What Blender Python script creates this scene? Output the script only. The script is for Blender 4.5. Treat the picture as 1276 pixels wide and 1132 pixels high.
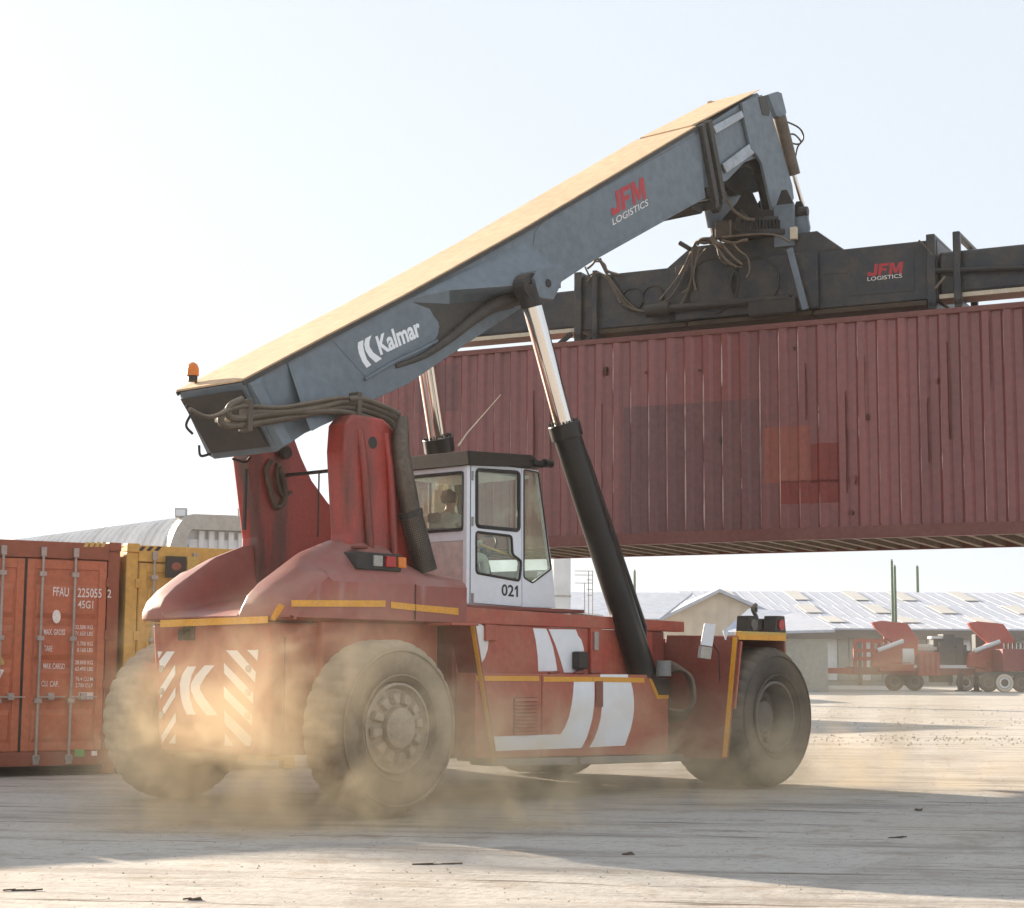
import bpy, bmesh, math, random
from mathutils import Vector, Matrix, noise
random.seed(7)
for o in list(bpy.data.objects): bpy.data.objects.remove(o)
SC = bpy.context.scene
COL = SC.collection
PI = math.pi
V = Vector

# ------------------------------------------------------------------ camera
FOC, PITCH, YAW = 2134.905, 0.1226658, 0.7194201          # focal length in photo pixels, radians
CAM = V((-11.985427, -13.520234, 1.440930)); ROLL = 0.0061311
PW, PH = 1276.0, 1132.0
FW = V((math.cos(PITCH)*math.cos(YAW), math.cos(PITCH)*math.sin(YAW), math.sin(PITCH)))
R0 = V((math.sin(YAW), -math.cos(YAW), 0)); U0 = R0.cross(FW)
RT = R0*math.cos(ROLL)+U0*math.sin(ROLL); UP = -R0*math.sin(ROLL)+U0*math.cos(ROLL)
cam = bpy.data.objects.new('camera', bpy.data.cameras.new('camera')); COL.objects.link(cam)
cam.matrix_world = Matrix(((RT.x, UP.x, -FW.x, CAM.x), (RT.y, UP.y, -FW.y, CAM.y), (RT.z, UP.z, -FW.z, CAM.z), (0, 0, 0, 1)))
cam.data.sensor_fit = 'HORIZONTAL'; cam.data.sensor_width = 36; cam.data.lens = FOC/PW*36
cam.data.clip_start = .1; cam.data.clip_end = 20000
SC.camera = cam
SC.render.resolution_x = 1024; SC.render.resolution_y = 908

# ------------------------------------------------------------------ sky, sun, exposure
SUN_AZ = math.radians(84.0); SUN_EL = math.radians(17.0)   # azimuth from +x towards +y
world = bpy.data.worlds.new('World'); SC.world = world; world.use_nodes = True
wn = world.node_tree; bgn = wn.nodes['Background']
sky = wn.nodes.new('ShaderNodeTexSky'); sky.sky_type = 'NISHITA'; sky.sun_disc = False
sky.sun_elevation = SUN_EL; sky.sun_rotation = PI/2-SUN_AZ
sky.altitude = 0; sky.air_density = 1.0; sky.dust_density = 1.6; sky.ozone_density = 1.0
hs = wn.nodes.new('ShaderNodeHueSaturation'); hs.inputs['Saturation'].default_value = .42; hs.inputs['Value'].default_value = 1.0
wn.links.new(sky.outputs[0], hs.inputs['Color'])
veil = wn.nodes.new('ShaderNodeMix'); veil.data_type = 'RGBA'; veil.inputs[0].default_value = .87          # thin even cloud veil over the clear sky
veil.inputs[7].default_value = (2.72, 2.96, 3.25, 1)
wn.links.new(hs.outputs[0], veil.inputs[6]); wn.links.new(veil.outputs[2], bgn.inputs[0])
bgn.inputs[1].default_value = 0.075
sl = bpy.data.lights.new('sun', 'SUN'); sl.energy = 3.8; sl.angle = math.radians(.6); sl.color = (1, .84, .66)
so = bpy.data.objects.new('sun', sl); COL.objects.link(so)
sd = V((math.cos(SUN_EL)*math.cos(SUN_AZ), math.cos(SUN_EL)*math.sin(SUN_AZ), math.sin(SUN_EL)))
so.rotation_euler = sd.to_track_quat('Z', 'Y').to_euler(); so.location = sd*60
SC.view_settings.view_transform = 'Standard'; SC.view_settings.look = 'None'; SC.view_settings.gamma = 1
SC.view_settings.use_curve_mapping = False
SC.view_settings.exposure = 1.95
SC.render.engine = 'CYCLES'
SC.cycles.volume_step_rate = 1.0; SC.cycles.volume_max_steps = 256
SC.cycles.max_bounces = 8; SC.cycles.volume_bounces = 3; SC.cycles.transparent_max_bounces = 12

# ------------------------------------------------------------------ helpers
def ray(px, py): return FW*FOC + RT*(px-PW/2) - UP*(py-PH/2)
def at(px, py, **k):                       # point of the real plane x=, y= or z= seen at a photo pixel
    (a, v), = k.items(); i = 'xyz'.index(a); d = ray(px, py)
    return CAM + d*((v-CAM[i])/d[i])
FH = V((math.cos(YAW), math.sin(YAW), 0)); RH = V((math.sin(YAW), -math.cos(YAW), 0))
def far(lat, dep, z=0.0): return V((CAM.x, CAM.y, 0)) + RH*lat + FH*dep + V((0, 0, z))
HOR = 829.0
def fpx(px, dep): return (px-PW/2)/FOC*dep
def fz(py, dep): return CAM.z + (HOR-py)/FOC*dep

def newmat(name): 
    m = bpy.data.materials.new(name); m.use_nodes = True
    return m, m.node_tree.nodes, m.node_tree.links, m.node_tree.nodes['Principled BSDF']
def paint(name, col, col2=None, amt=.5, scale=3.0, rough=.5, metal=0., ramp=(.38, .68), bump=.0, streak=False, dust=.0, dustcol=(.36, .27, .18), edge=.0, spec=.5):
    """painted / dirty surface: base colour, broken by a second colour in noise patches, dust lying on faces that look up"""
    m, N, L, P = newmat(name)
    tc = N.new('ShaderNodeTexCoord'); mp = N.new('ShaderNodeMapping'); L.new(tc.outputs['Object'], mp.inputs[0])
    if streak: mp.inputs['Scale'].default_value = (1, 1, .12)
    n1 = N.new('ShaderNodeTexNoise'); n1.inputs['Scale'].default_value = scale; n1.inputs['Detail'].default_value = 8; n1.inputs['Roughness'].default_value = .65
    L.new(mp.outputs[0], n1.inputs['Vector'])
    r1 = N.new('ShaderNodeValToRGB'); r1.color_ramp.elements[0].position = ramp[0]; r1.color_ramp.elements[1].position = ramp[1]
    L.new(n1.outputs[0], r1.inputs[0])
    mx = N.new('ShaderNodeMix'); mx.data_type = 'RGBA'
    mul = N.new('ShaderNodeMath'); mul.operation = 'MULTIPLY'; mul.inputs[1].default_value = amt
    L.new(r1.outputs[0], mul.inputs[0]); L.new(mul.outputs[0], mx.inputs[0])
    mx.inputs[6].default_value = (*col, 1); mx.inputs[7].default_value = (*(col2 or [c*.55 for c in col]), 1)
    out = mx.outputs[2]
    # fine grime
    n2 = N.new('ShaderNodeTexNoise'); n2.inputs['Scale'].default_value = scale*9; n2.inputs['Detail'].default_value = 6
    L.new(tc.outputs['Object'], n2.inputs['Vector'])
    mr = N.new('ShaderNodeMapRange'); mr.inputs[1].default_value = .3; mr.inputs[2].default_value = .75; mr.inputs[3].default_value = .95 if 'white' in name else .82; mr.inputs[4].default_value = 1.03 if 'white' in name else 1.12
    L.new(n2.outputs[0], mr.inputs[0])
    vm = N.new('ShaderNodeVectorMath'); vm.operation = 'SCALE'; L.new(out, vm.inputs[0]); L.new(mr.outputs[0], vm.inputs['Scale']); out = vm.outputs[0]
    if dust > 0:
        ge = N.new('ShaderNodeNewGeometry'); sx = N.new('ShaderNodeSeparateXYZ'); L.new(ge.outputs['Normal'], sx.inputs[0])
        m2 = N.new('ShaderNodeMapRange'); m2.inputs[1].default_value = -.1; m2.inputs[2].default_value = .75; m2.inputs[3].default_value = dust*.35; m2.inputs[4].default_value = min(1, dust*1.6)
        L.new(sx.outputs[2], m2.inputs[0])
        m3 = N.new('ShaderNodeMath'); m3.operation = 'MULTIPLY'; L.new(m2.outputs[0], m3.inputs[0])
        m4 = N.new('ShaderNodeMapRange'); m4.inputs[1].default_value = .25; m4.inputs[2].default_value = .7; m4.inputs[3].default_value = .45; m4.inputs[4].default_value = 1.25
        n3 = N.new('ShaderNodeTexNoise'); n3.inputs['Scale'].default_value = 2.2; n3.inputs['Detail'].default_value = 6; L.new(tc.outputs['Object'], n3.inputs['Vector'])
        L.new(n3.outputs[0], m4.inputs[0]); L.new(m4.outputs[0], m3.inputs[1])
        m3.use_clamp = True
        d = N.new('ShaderNodeMix'); d.data_type = 'RGBA'; L.new(m3.outputs[0], d.inputs[0]); L.new(out, d.inputs[6]); d.inputs[7].default_value = (*dustcol, 1)
        out = d.outputs[2]
    L.new(out, P.inputs['Base Color'])
    rr = N.new('ShaderNodeMapRange'); rr.inputs[3].default_value = max(.03, rough-.1); rr.inputs[4].default_value = min(1, rough+.15)
    L.new(n1.outputs[0], rr.inputs[0]); L.new(rr.outputs[0], P.inputs['Roughness'])
    P.inputs['Metallic'].default_value = metal; P.inputs['Specular IOR Level'].default_value = spec
    if bump:
        b = N.new('ShaderNodeBump'); b.inputs['Strength'].default_value = bump; b.inputs['Distance'].default_value = .02
        L.new(n2.outputs[0], b.inputs['Height']); L.new(b.outputs[0], P.inputs['Normal'])
    return m

class MB:
    """collects shapes, links them as ONE mesh object"""
    def __init__(s): s.v = []; s.f = []
    def add(s, vs, fs):
        b = len(s.v); s.v += [V(v) for v in vs]; s.f += [[b+i for i in f] for f in fs]; return s
    def hexa(s, c8): return s.add(c8, [(0, 3, 2, 1), (4, 5, 6, 7), (0, 1, 5, 4), (1, 2, 6, 5), (2, 3, 7, 6), (3, 0, 4, 7)])
    def box(s, a, b):
        (x0, y0, z0), (x1, y1, z1) = a, b
        return s.hexa([(x0, y0, z0), (x1, y0, z0), (x1, y1, z0), (x0, y1, z0), (x0, y0, z1), (x1, y0, z1), (x1, y1, z1), (x0, y1, z1)])
    def ext(s, pts, vec):
        n = len(pts); p = [V(q) for q in pts]; vec = V(vec)
        fs = [list(range(n))[::-1], list(range(n, 2*n))]+[(i, (i+1) % n, n+(i+1) % n, n+i) for i in range(n)]
        return s.add(p+[q+vec for q in p], fs)
    def prism(s, xz, y0, y1): return s.ext([(x, y0, z) for x, z in xz], (0, y1-y0, 0))
    def bar(s, a, b, w, h=None, up=(0, 0, 1)):
        a = V(a); b = V(b); h = h or w; d = (b-a).normalized(); u = V(up)
        if abs(d.dot(u)) > .95: u = V((0, 1, 0))
        r = d.cross(u).normalized()*(w/2); u = r.cross(d).normalized()*(h/2)
        return s.hexa([a-r-u, a+r-u, a+r+u, a-r+u, b-r-u, b+r-u, b+r+u, b-r+u])
    def tube(s, path, r, n=10, cap=True):
        P = [V(p) for p in path]; rs = r if isinstance(r, (list, tuple)) else [r]*len(P)
        b = len(s.v); t0 = (P[1]-P[0]).normalized(); u = t0.orthogonal().normalized()
        for i, p in enumerate(P):
            t = (P[min(i+1, len(P)-1)]-P[max(i-1, 0)]).normalized()
            u = (u-t*u.dot(t)).normalized(); w = t.cross(u)
            for k in range(n):
                a = 2*PI*k/n; s.v.append(p+(u*math.cos(a)+w*math.sin(a))*rs[i])
        for i in range(len(P)-1):
            for k in range(n):
                s.f.append([b+i*n+k, b+i*n+(k+1) % n, b+(i+1)*n+(k+1) % n, b+(i+1)*n+k])
        if cap: s.f.append([b+k for k in range(n)][::-1]); s.f.append([b+(len(P)-1)*n+k for k in range(n)])
        return s
    def cyl(s, a, b, r, n=24, r2=None): return s.tube([a, b], [r, r if r2 is None else r2], n)
    def lathe(s, prof, c, ax='y', n=64, mod=None):
        """prof: (radius, offset along axis)"""
        b = len(s.v); c = V(c); m = len(prof)
        for k in range(n):
            a = 2*PI*k/n; ca, sa = math.cos(a), math.sin(a)
            for j, (r, o) in enumerate(prof):
                if mod: r = mod(k, j, r)
                s.v.append(c+(V((r*ca, o, r*sa)) if ax == 'y' else V((o, r*ca, r*sa)) if ax == 'x' else V((r*ca, r*sa, o))))
        for k in range(n):
            for j in range(m-1):
                s.f.append([b+k*m+j, b+k*m+j+1, b+((k+1) % n)*m+j+1, b+((k+1) % n)*m+j])
        return s
    def build(s, name, mat, parent=None, bevel=0, smooth=False, kind=None, label=None):
        me = bpy.data.meshes.new(name); me.from_pydata([tuple(v) for v in s.v], [], s.f); me.update()
        bm = bmesh.new(); bm.from_mesh(me); bmesh.ops.recalc_face_normals(bm, faces=bm.faces); bm.to_mesh(me); bm.free()
        me.materials.append(mat)
        o = bpy.data.objects.new(name, me); COL.objects.link(o)
        if smooth:
            for p in me.polygons: p.use_smooth = True
            try: me.set_sharp_from_angle(angle=math.radians(smooth if smooth > 1 else 35))
            except Exception: pass
        if bevel:
            md = o.modifiers.new('bevel', 'BEVEL'); md.width = bevel; md.segments = 2; md.limit_method = 'ANGLE'; md.angle_limit = math.radians(40)
        if parent: o.parent = parent
        if kind: o['kind'] = kind
        if label: o['label'] = label
        return o
def tag(o, label=None, cat=None, group=None, kind=None):
    for k, v in (('label', label), ('category', cat), ('group', group), ('kind', kind)):
        if v: o[k] = v
    return o
def empty(name, loc=(0, 0, 0), rz=0, **k):
    o = bpy.data.objects.new(name, None); COL.objects.link(o); o.location = loc; o.rotation_euler = (0, 0, rz)
    o.empty_display_size = .3
    return tag(o, **k)
def cat_curve(pts, n=8):
    P = [V(p) for p in pts]; P = [P[0]*2-P[1]]+P+[P[-1]*2-P[-2]]; out = []
    for i in range(1, len(P)-2):
        for k in range(n):
            t = k/n; a, b, c, d = P[i-1:i+3]
            out.append(.5*((2*b)+(c-a)*t+(2*a-5*b+4*c-d)*t*t+(3*b-a-3*c+d)*t**3))
    out.append(P[-2]); return out
def lettering(text, O, U, W, mat, parent, height, width=None, bold=0., shear=0., name='lettering', thick=.002):
    """flat printed text: O lower-left corner, U along, W up; scaled to height (capitals) and width"""
    cu = bpy.data.curves.new('txt', 'FONT'); cu.body = text; cu.size = 1; cu.offset = bold; cu.shear = shear; cu.resolution_u = 3
    ob = bpy.data.objects.new('txt', cu); COL.objects.link(ob)
    me = bpy.data.meshes.new_from_object(ob.evaluated_get(bpy.context.evaluated_depsgraph_get()))
    bpy.data.objects.remove(ob)
    xs = [v.co.x for v in me.vertices]; x0, x1 = min(xs), max(xs)
    sy = height/.70; sx = (width/(x1-x0)) if width else sy
    U = V(U).normalized(); W = V(W).normalized()
    for v in me.vertices: v.co = V(O)+U*((v.co.x-x0)*sx)+W*(v.co.y*sy)
    me.materials.clear(); me.materials.append(mat)
    o = bpy.data.objects.new(name, me); COL.objects.link(o); o.parent = parent; return o

# ------------------------------------------------------------------ materials
M = {}
DUST = (.40, .29, .19)
M['red'] = paint('dusty_red_paint', (.42, .055, .034), (.43, .16, .095), .75, 1.5, .42, dust=.2, dustcol=(.42, .24, .15), bump=.05)
M['red_dark'] = paint('dark_red_paint', (.20, .030, .024), (.28, .075, .05), .6, 1.8, .45, dust=.12, bump=.05)
M['red_mast'] = paint('mast_red_paint', (.38, .036, .026), (.06, .03, .025), .85, 2.6, .36, ramp=(.47, .64), dust=.1, streak=True, bump=.04)
M['red_hood'] = paint('dusty_hood_paint', (.30, .036, .027), (.27, .085, .060), .7, 1.3, .38, dust=.24, dustcol=(.38, .29, .25), bump=.05)
M['boom'] = paint('boom_grey_paint', (.140, .178, .212), (.17, .205, .235), .5, 1.0, .42, dust=.02, bump=.03)
M['boomtop'] = paint('dust_coated_boom_top', (.56, .38, .225), (.66, .46, .29), .6, .9, .8, bump=.05)
M['boomdark'] = paint('oily_and_shade_boom_paint', (.045, .045, .045), (.09, .075, .06), .6, 2.0, .5, dust=.04, spec=.3)
M['steel_dark'] = paint('greasy_dark_steel', (.022, .024, .027), (.07, .057, .045), .55, 2.4, .45, dust=.06, bump=.08, spec=.3)
M['spreader'] = paint('spreader_blue_grey_paint', (.026, .032, .042), (.095, .078, .056), .75, 3.2, .34, dust=.02, spec=.35, bump=.08)
M['black'] = paint('black_rubber', (.012, .012, .012), (.03, .028, .025), .5, 4, .45)
M['cylinder'] = paint('black_cylinder_paint', (.010, .010, .011), (.03, .026, .023), .5, 1.5, .30, dust=.0, spec=.4)
M['hose'] = paint('dusty_hose', (.045, .038, .03), (.12, .10, .075), .7, 5, .55, dust=.25)
M['hose_pale'] = paint('pale_dusty_hose', (.10, .08, .06), (.25, .19, .13), .7, 5, .55, dust=.3)
M['tyre'] = paint('dusty_tyre_rubber', (.24, .195, .145), (.36, .285, .20), .8, 1.6, .85, dust=.35, dustcol=(.42, .33, .23), bump=.15)
M['tyre_grey'] = paint('grey_tyre_rubber', (.045, .044, .043), (.11, .10, .09), .7, 1.8, .8, dust=.2, bump=.12)
M['rim'] = paint('dusty_rim', (.42, .35, .27), (.62, .55, .45), .7, 3, .7, dust=.3, bump=.1)
M['rim_grey'] = paint('grey_rim', (.09, .09, .09), (.16, .15, .14), .7, 3, .6, dust=.2, bump=.1)
M['cabwhite'] = paint('white_cab_paint', (.80, .84, .90), (.70, .69, .67), .3, 1.6, .4, dust=.05)
M['cabpink'] = paint('dust_stained_cab_paint', (.60, .47, .43), (.66, .57, .53), .6, 1.4, .5, dust=.1)
M['white'] = paint('white_decal', (.86, .89, .93), (.78, .78, .78), .3, 1, .45)
M['whitedusty'] = paint('dusty_white_decal', (.85, .84, .82), (.75, .66, .58), .45, 1.5, .5)
M['yellow'] = paint('yellow_reflective_tape', (.80, .36, .015), (.62, .30, .05), .5, 6, .4)
M['yellow_pale'] = paint('faded_yellow_paint', (.62, .42, .10), (.5, .38, .18), .5, 6, .6)
M['cont'] = paint('oxide_red_container_paint', (.235, .050, .042), (.145, .034, .032), .8, 1.3, .34, streak=True, bump=.05, spec=.9)
M['cont_dark'] = paint('container_rail_paint', (.17, .050, .042), (.22, .09, .065), .6, 1.6, .45, bump=.05)
M['patch_grey'] = paint('faded_purple_patch', (.155, .060, .060), (.19, .085, .082), .6, 1.5, .3, streak=True, bump=.05)
M['patch_orange'] = paint('orange_repaint_patch', (.28, .078, .052), (.25, .072, .05), .5, 1.5, .45, streak=True)
M['patch_red'] = paint('deep_red_patch', (.215, .030, .020), (.18, .03, .022), .5, 1.5, .42, streak=True)
M['wood'] = paint('container_floor_wood', (.09, .055, .03), (.04, .028, .02), .7, 3, .7)
M['beam'] = paint('floor_beam_paint', (.16, .10, .06), (.07, .045, .03), .7, 3, .6)
M['orange_cont'] = paint('orange_container_paint', (.50, .140, .060), (.44, .14, .07), .6, 1.4, .5, dust=.1, bump=.05)
M['orange_dark'] = paint('orange_container_frame', (.30, .085, .04), (.20, .07, .04), .6, 1.4, .55)
M['yellow_cont'] = paint('yellow_container_paint', (.66, .40, .08), (.56, .34, .10), .6, 1.4, .5, dust=.1, bump=.05)
M['galv'] = paint('galvanised_steel', (.42, .40, .37), (.30, .26, .22), .6, 5, .45, metal=.3)
M['text_white'] = paint('container_lettering', (.88, .86, .82), (.60, .50, .42), .5, 8, .6)
M['jfm_red'] = paint('red_lettering', (.50, .035, .045), None, .2, 5, .5)
M['green_sticker'] = paint('green_sticker', (.13, .40, .10), (.2, .4, .15), .5, 8, .6)
M['grey_skid'] = paint('grey_bumper_bar', (.20, .21, .22), (.28, .26, .24), .6, 3, .5, dust=.1)
M['cream'] = paint('added_cream_fill', (.70, .60, .45), None, .3, 6, .6)
M['exhaust'] = paint('heat_worn_exhaust', (.16, .13, .105), (.07, .055, .045), .7, 3, .42, metal=.6, bump=.05)
M['exhaust_shield'] = paint('perforated_shield', (.55, .47, .37), (.35, .29, .22), .5, 8, .4, metal=.6)
M['orange_lamp'] = paint('amber_lens', (.75, .20, .01), None, .2, 5, .25)
M['red_lamp'] = paint('red_lens', (.45, .02, .015), None, .2, 5, .25)
M['seat'] = paint('dark_seat_fabric', (.03, .03, .032), (.05, .05, .05), .5, 6, .8)
M['interior'] = paint('cab_lining', (.62, .60, .54), (.45, .43, .38), .5, 3, .7)
M['roofdark'] = paint('dark_brown_roof', (.028, .022, .018), (.05, .04, .032), .5, 2, .6, dust=.0, spec=.1)
def chrome():
    m, N, L, P = newmat('chromed_rod'); P.inputs['Metallic'].default_value = 1; P.inputs['Base Color'].default_value = (.80, .76, .72, 1); P.inputs['Roughness'].default_value = .09
    return m
M['chrome'] = chrome()
M['worn_steel'] = paint('worn_bright_steel', (.42, .44, .46), (.20, .19, .18), .6, 4, .28, metal=.8)
def glass(name, lo_, hi_, fc):
    m, N, L, P = newmat(name)
    tr = N.new('ShaderNodeBsdfTransparent'); tr.inputs[0].default_value = (.95, .98, .95, 1)
    gl = N.new('ShaderNodeBsdfGlossy'); gl.inputs['Roughness'].default_value = .03; gl.inputs[0].default_value = (.9, .92, .9, 1)
    df = N.new('ShaderNodeBsdfDiffuse'); df.inputs[0].default_value = (*fc, 1)
    fr = N.new('ShaderNodeLayerWeight'); fr.inputs[0].default_value = .5
    pw = N.new('ShaderNodeMath'); pw.operation = 'POWER'; pw.inputs[1].default_value = 4.5; L.new(fr.outputs['Facing'], pw.inputs[0])
    n = N.new('ShaderNodeTexNoise'); n.inputs['Scale'].default_value = 3.; n.inputs['Detail'].default_value = 6
    tc = N.new('ShaderNodeTexCoord'); L.new(tc.outputs['Object'], n.inputs['Vector'])
    mr = N.new('ShaderNodeMapRange'); mr.inputs[1].default_value = .35; mr.inputs[2].default_value = .75; mr.inputs[3].default_value = lo_; mr.inputs[4].default_value = hi_; L.new(n.outputs[0], mr.inputs[0])
    a = N.new('ShaderNodeMixShader'); L.new(mr.outputs[0], a.inputs[0]); L.new(tr.outputs[0], a.inputs[1]); L.new(df.outputs[0], a.inputs[2])
    ad = N.new('ShaderNodeMath'); ad.operation = 'ADD'; ad.inputs[1].default_value = .035; L.new(pw.outputs[0], ad.inputs[0])
    b = N.new('ShaderNodeMixShader'); L.new(ad.outputs[0], b.inputs[0]); L.new(a.outputs[0], b.inputs[1]); L.new(gl.outputs[0], b.inputs[2])
    L.new(b.outputs[0], N['Material Output'].inputs[0]); return m
M['glass'] = glass('cab_glass', .02, .14, (.55, .60, .52)); M['glass_dusty'] = glass('dusty_cab_glass', .06, .32, (.66, .64, .50))

# ------------------------------------------------------------------ ground
def ground_mat():
    m, N, L, P = newmat('dry_packed_earth')
    tc = N.new('ShaderNodeTexCoord')
    rot = N.new('ShaderNodeMapping'); rot.inputs['Rotation'].default_value = (0, 0, -YAW+PI/2+.12); L.new(tc.outputs['Object'], rot.inputs[0])
    st = N.new('ShaderNodeMapping'); st.inputs['Scale'].default_value = (.16, 1.0, 1); L.new(rot.outputs[0], st.inputs[0])   # long tyre-dragged streaks
    def nz(src, sc, det=8, ro=.6):
        n = N.new('ShaderNodeTexNoise'); n.inputs['Scale'].default_value = sc; n.inputs['Detail'].default_value = det; n.inputs['Roughness'].default_value = ro
        L.new(src, n.inputs['Vector']); return n.outputs[0]
    def ramp(src, pts):
        r = N.new('ShaderNodeValToRGB'); e = r.color_ramp.elements
        e[0].position, e[0].color = pts[0][0], (*pts[0][1], 1); e[1].position, e[1].color = pts[-1][0], (*pts[-1][1], 1)
        for p, c in pts[1:-1]: x = e.new(p); x.color = (*c, 1)
        L.new(src, r.inputs[0]); return r.outputs[0]
    def mix(f, a, b, mode='MIX'):
        x = N.new('ShaderNodeMix'); x.data_type = 'RGBA'; x.blend_type = mode
        if isinstance(f, float): x.inputs[0].default_value = f
        else: L.new(f, x.inputs[0])
        for i, q in ((6, a), (7, b)):
            if isinstance(q, tuple): x.inputs[i].default_value = (*q, 1)
            else: L.new(q, x.inputs[i])
        return x.outputs[2]
    big = nz(rot.outputs[0], .22, 4); streak = nz(st.outputs[0], 1.3, 10, .7); fine = nz(tc.outputs['Object'], 14, 10, .7); med = nz(rot.outputs[0], 1.6, 8, .65)
    base = ramp(big, [(.3, (.42, .395, .36)), (.55, (.49, .465, .425)), (.75, (.46, .41, .345))])
    base = mix(ramp(streak, [(.42, (0, 0, 0)), (.62, (.55, .55, .55))]), base, (.49, .46, .42))
    base = mix(ramp(streak, [(.36, (.8, .8, .8)), (.50, (0, 0, 0))]), base, (.25, .225, .20))
    st2 = N.new('ShaderNodeMapping'); st2.inputs['Scale'].default_value = (.1, 1.4, 1); st2.inputs['Rotation'].default_value = (0, 0, .06); L.new(rot.outputs[0], st2.inputs[0])
    crk = nz(st2.outputs[0], 2.4, 12, .75)
    base = mix(ramp(crk, [(.385, (.95, .95, .95)), (.43, (0, 0, 0))]), base, (.12, .095, .07))
    base = mix(ramp(fine, [(.3, (.7, .7, .7)), (.5, (0, 0, 0))]), base, (.27, .23, .185))
    base = mix(ramp(med, [(.33, (.7, .7, .7)), (.46, (0, 0, 0))]), base, (.30, .25, .20))
    # tyre tracks: wide arcs where the machines turn
    for cx_, cy_, rr_, w_, k_ in ((14, -32, 27.5, .28, .30), (14, -32, 25.0, .28, .24), (-30, 12, 26.5, .25, .26), (-30, 12, 28.8, .25, .2), (6, -40, 33.5, .22, .22), (30, -45, 52, .4, .2)):
        vs_ = N.new('ShaderNodeVectorMath'); vs_.operation = 'DISTANCE'; L.new(tc.outputs['Object'], vs_.inputs[0]); vs_.inputs[1].default_value = (cx_, cy_, 0)
        ab = N.new('ShaderNodeMath'); ab.operation = 'SUBTRACT'; L.new(vs_.outputs['Value'], ab.inputs[0]); ab.inputs[1].default_value = rr_
        a2 = N.new('ShaderNodeMath'); a2.operation = 'ABSOLUTE'; L.new(ab.outputs[0], a2.inputs[0])
        m_ = N.new('ShaderNodeMapRange'); m_.interpolation_type = 'SMOOTHSTEP'; m_.inputs[1].default_value = w_*.55; m_.inputs[2].default_value = w_; m_.inputs[3].default_value = 1; m_.inputs[4].default_value = 0; L.new(a2.outputs[0], m_.inputs[0])
        mm = N.new('ShaderNodeMath'); mm.operation = 'MULTIPLY'; L.new(m_.outputs[0], mm.inputs[0]); L.new(med, mm.inputs[1])
        m5 = N.new('ShaderNodeMath'); m5.operation = 'MULTIPLY'; m5.inputs[1].default_value = k_*2.4; m5.use_clamp = True; L.new(mm.outputs[0], m5.inputs[0])
        base = mix(m5.outputs[0], base, (.27, .235, .20))
    # distance from the yard centre: farther off the soil turns browner
    L.new(base, P.inputs['Base Color']); P.inputs['Roughness'].default_value = .93; P.inputs['Specular IOR Level'].default_value = .25
    hsum = N.new('ShaderNodeMath'); hsum.operation = 'MULTIPLY_ADD'; L.new(streak, hsum.inputs[0]); hsum.inputs[1].default_value = 2.0; L.new(fine, hsum.inputs[2])
    h2 = N.new('ShaderNodeMath'); h2.operation = 'MULTIPLY_ADD'; L.new(crk, h2.inputs[0]); h2.inputs[1].default_value = 1.6; L.new(hsum.outputs[0], h2.inputs[2])
    b = N.new('ShaderNodeBump'); b.inputs['Strength'].default_value = .6; b.inputs['Distance'].default_value = .03; L.new(h2.outputs[0], b.inputs['Height']); L.new(b.outputs[0], P.inputs['Normal'])
    return m
def gz(x, y):
    d = math.hypot(x-CAM.x, y-CAM.y)
    if d > 200: return 0
    q = V((x, y, 0)); u = x*FH.y-y*FH.x; w = x*FH.x+y*FH.y
    a = noise.noise(V((u*.25, w*1.1, 1)))*.014+noise.noise(V((u*.9, w*2.6, 5)))*.008+noise.noise(q*4)*.004
    return (a-.012)*min(1, max(0, (200-d)/150))
gv, gf = [], []
NA, NR = 420, 230
rad = [2.0*(9000/2.0)**(i/(NR-1)) for i in range(NR)]
# angular spacing: most of the divisions inside the 90 degrees the yard occupies
angs = []
for k in range(NA):
    t = k/NA
    angs.append(YAW + (t-.5)*PI*.5/.7 if .15 <= t < .85 else (YAW+PI*.25+(t-.85)/.3*PI*1.5 if t >= .85 else YAW+PI*.25+(t+.15)/.3*PI*1.5))
angs = sorted(a % (2*PI) for a in angs)
gv.append((CAM.x, CAM.y, 0))
for r in rad:
    for a in angs:
        x, y = CAM.x+r*math.cos(a), CAM.y+r*math.sin(a); gv.append((x, y, gz(x, y)))
for k in range(NA): gf.append((0, 1+k, 1+(k+1) % NA))
for i in range(NR-1):
    for k in range(NA):
        a = 1+i*NA+k; b = 1+i*NA+(k+1) % NA; gf.append((a, a+NA, b+NA, b))
gme = bpy.data.meshes.new('ground'); gme.from_pydata(gv, [], gf); gme.materials.append(ground_mat())
gob = bpy.data.objects.new('ground', gme); COL.objects.link(gob); gob['kind'] = 'structure'
for p in gme.polygons: p.use_smooth = True

# ==================================================================== REACH STACKER
T = empty('reach_stacker', (0, 0, 0), label='large dusty red and white reach stacker with a long grey boom, driving in the yard', cat='reach stacker')
R = .84
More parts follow.
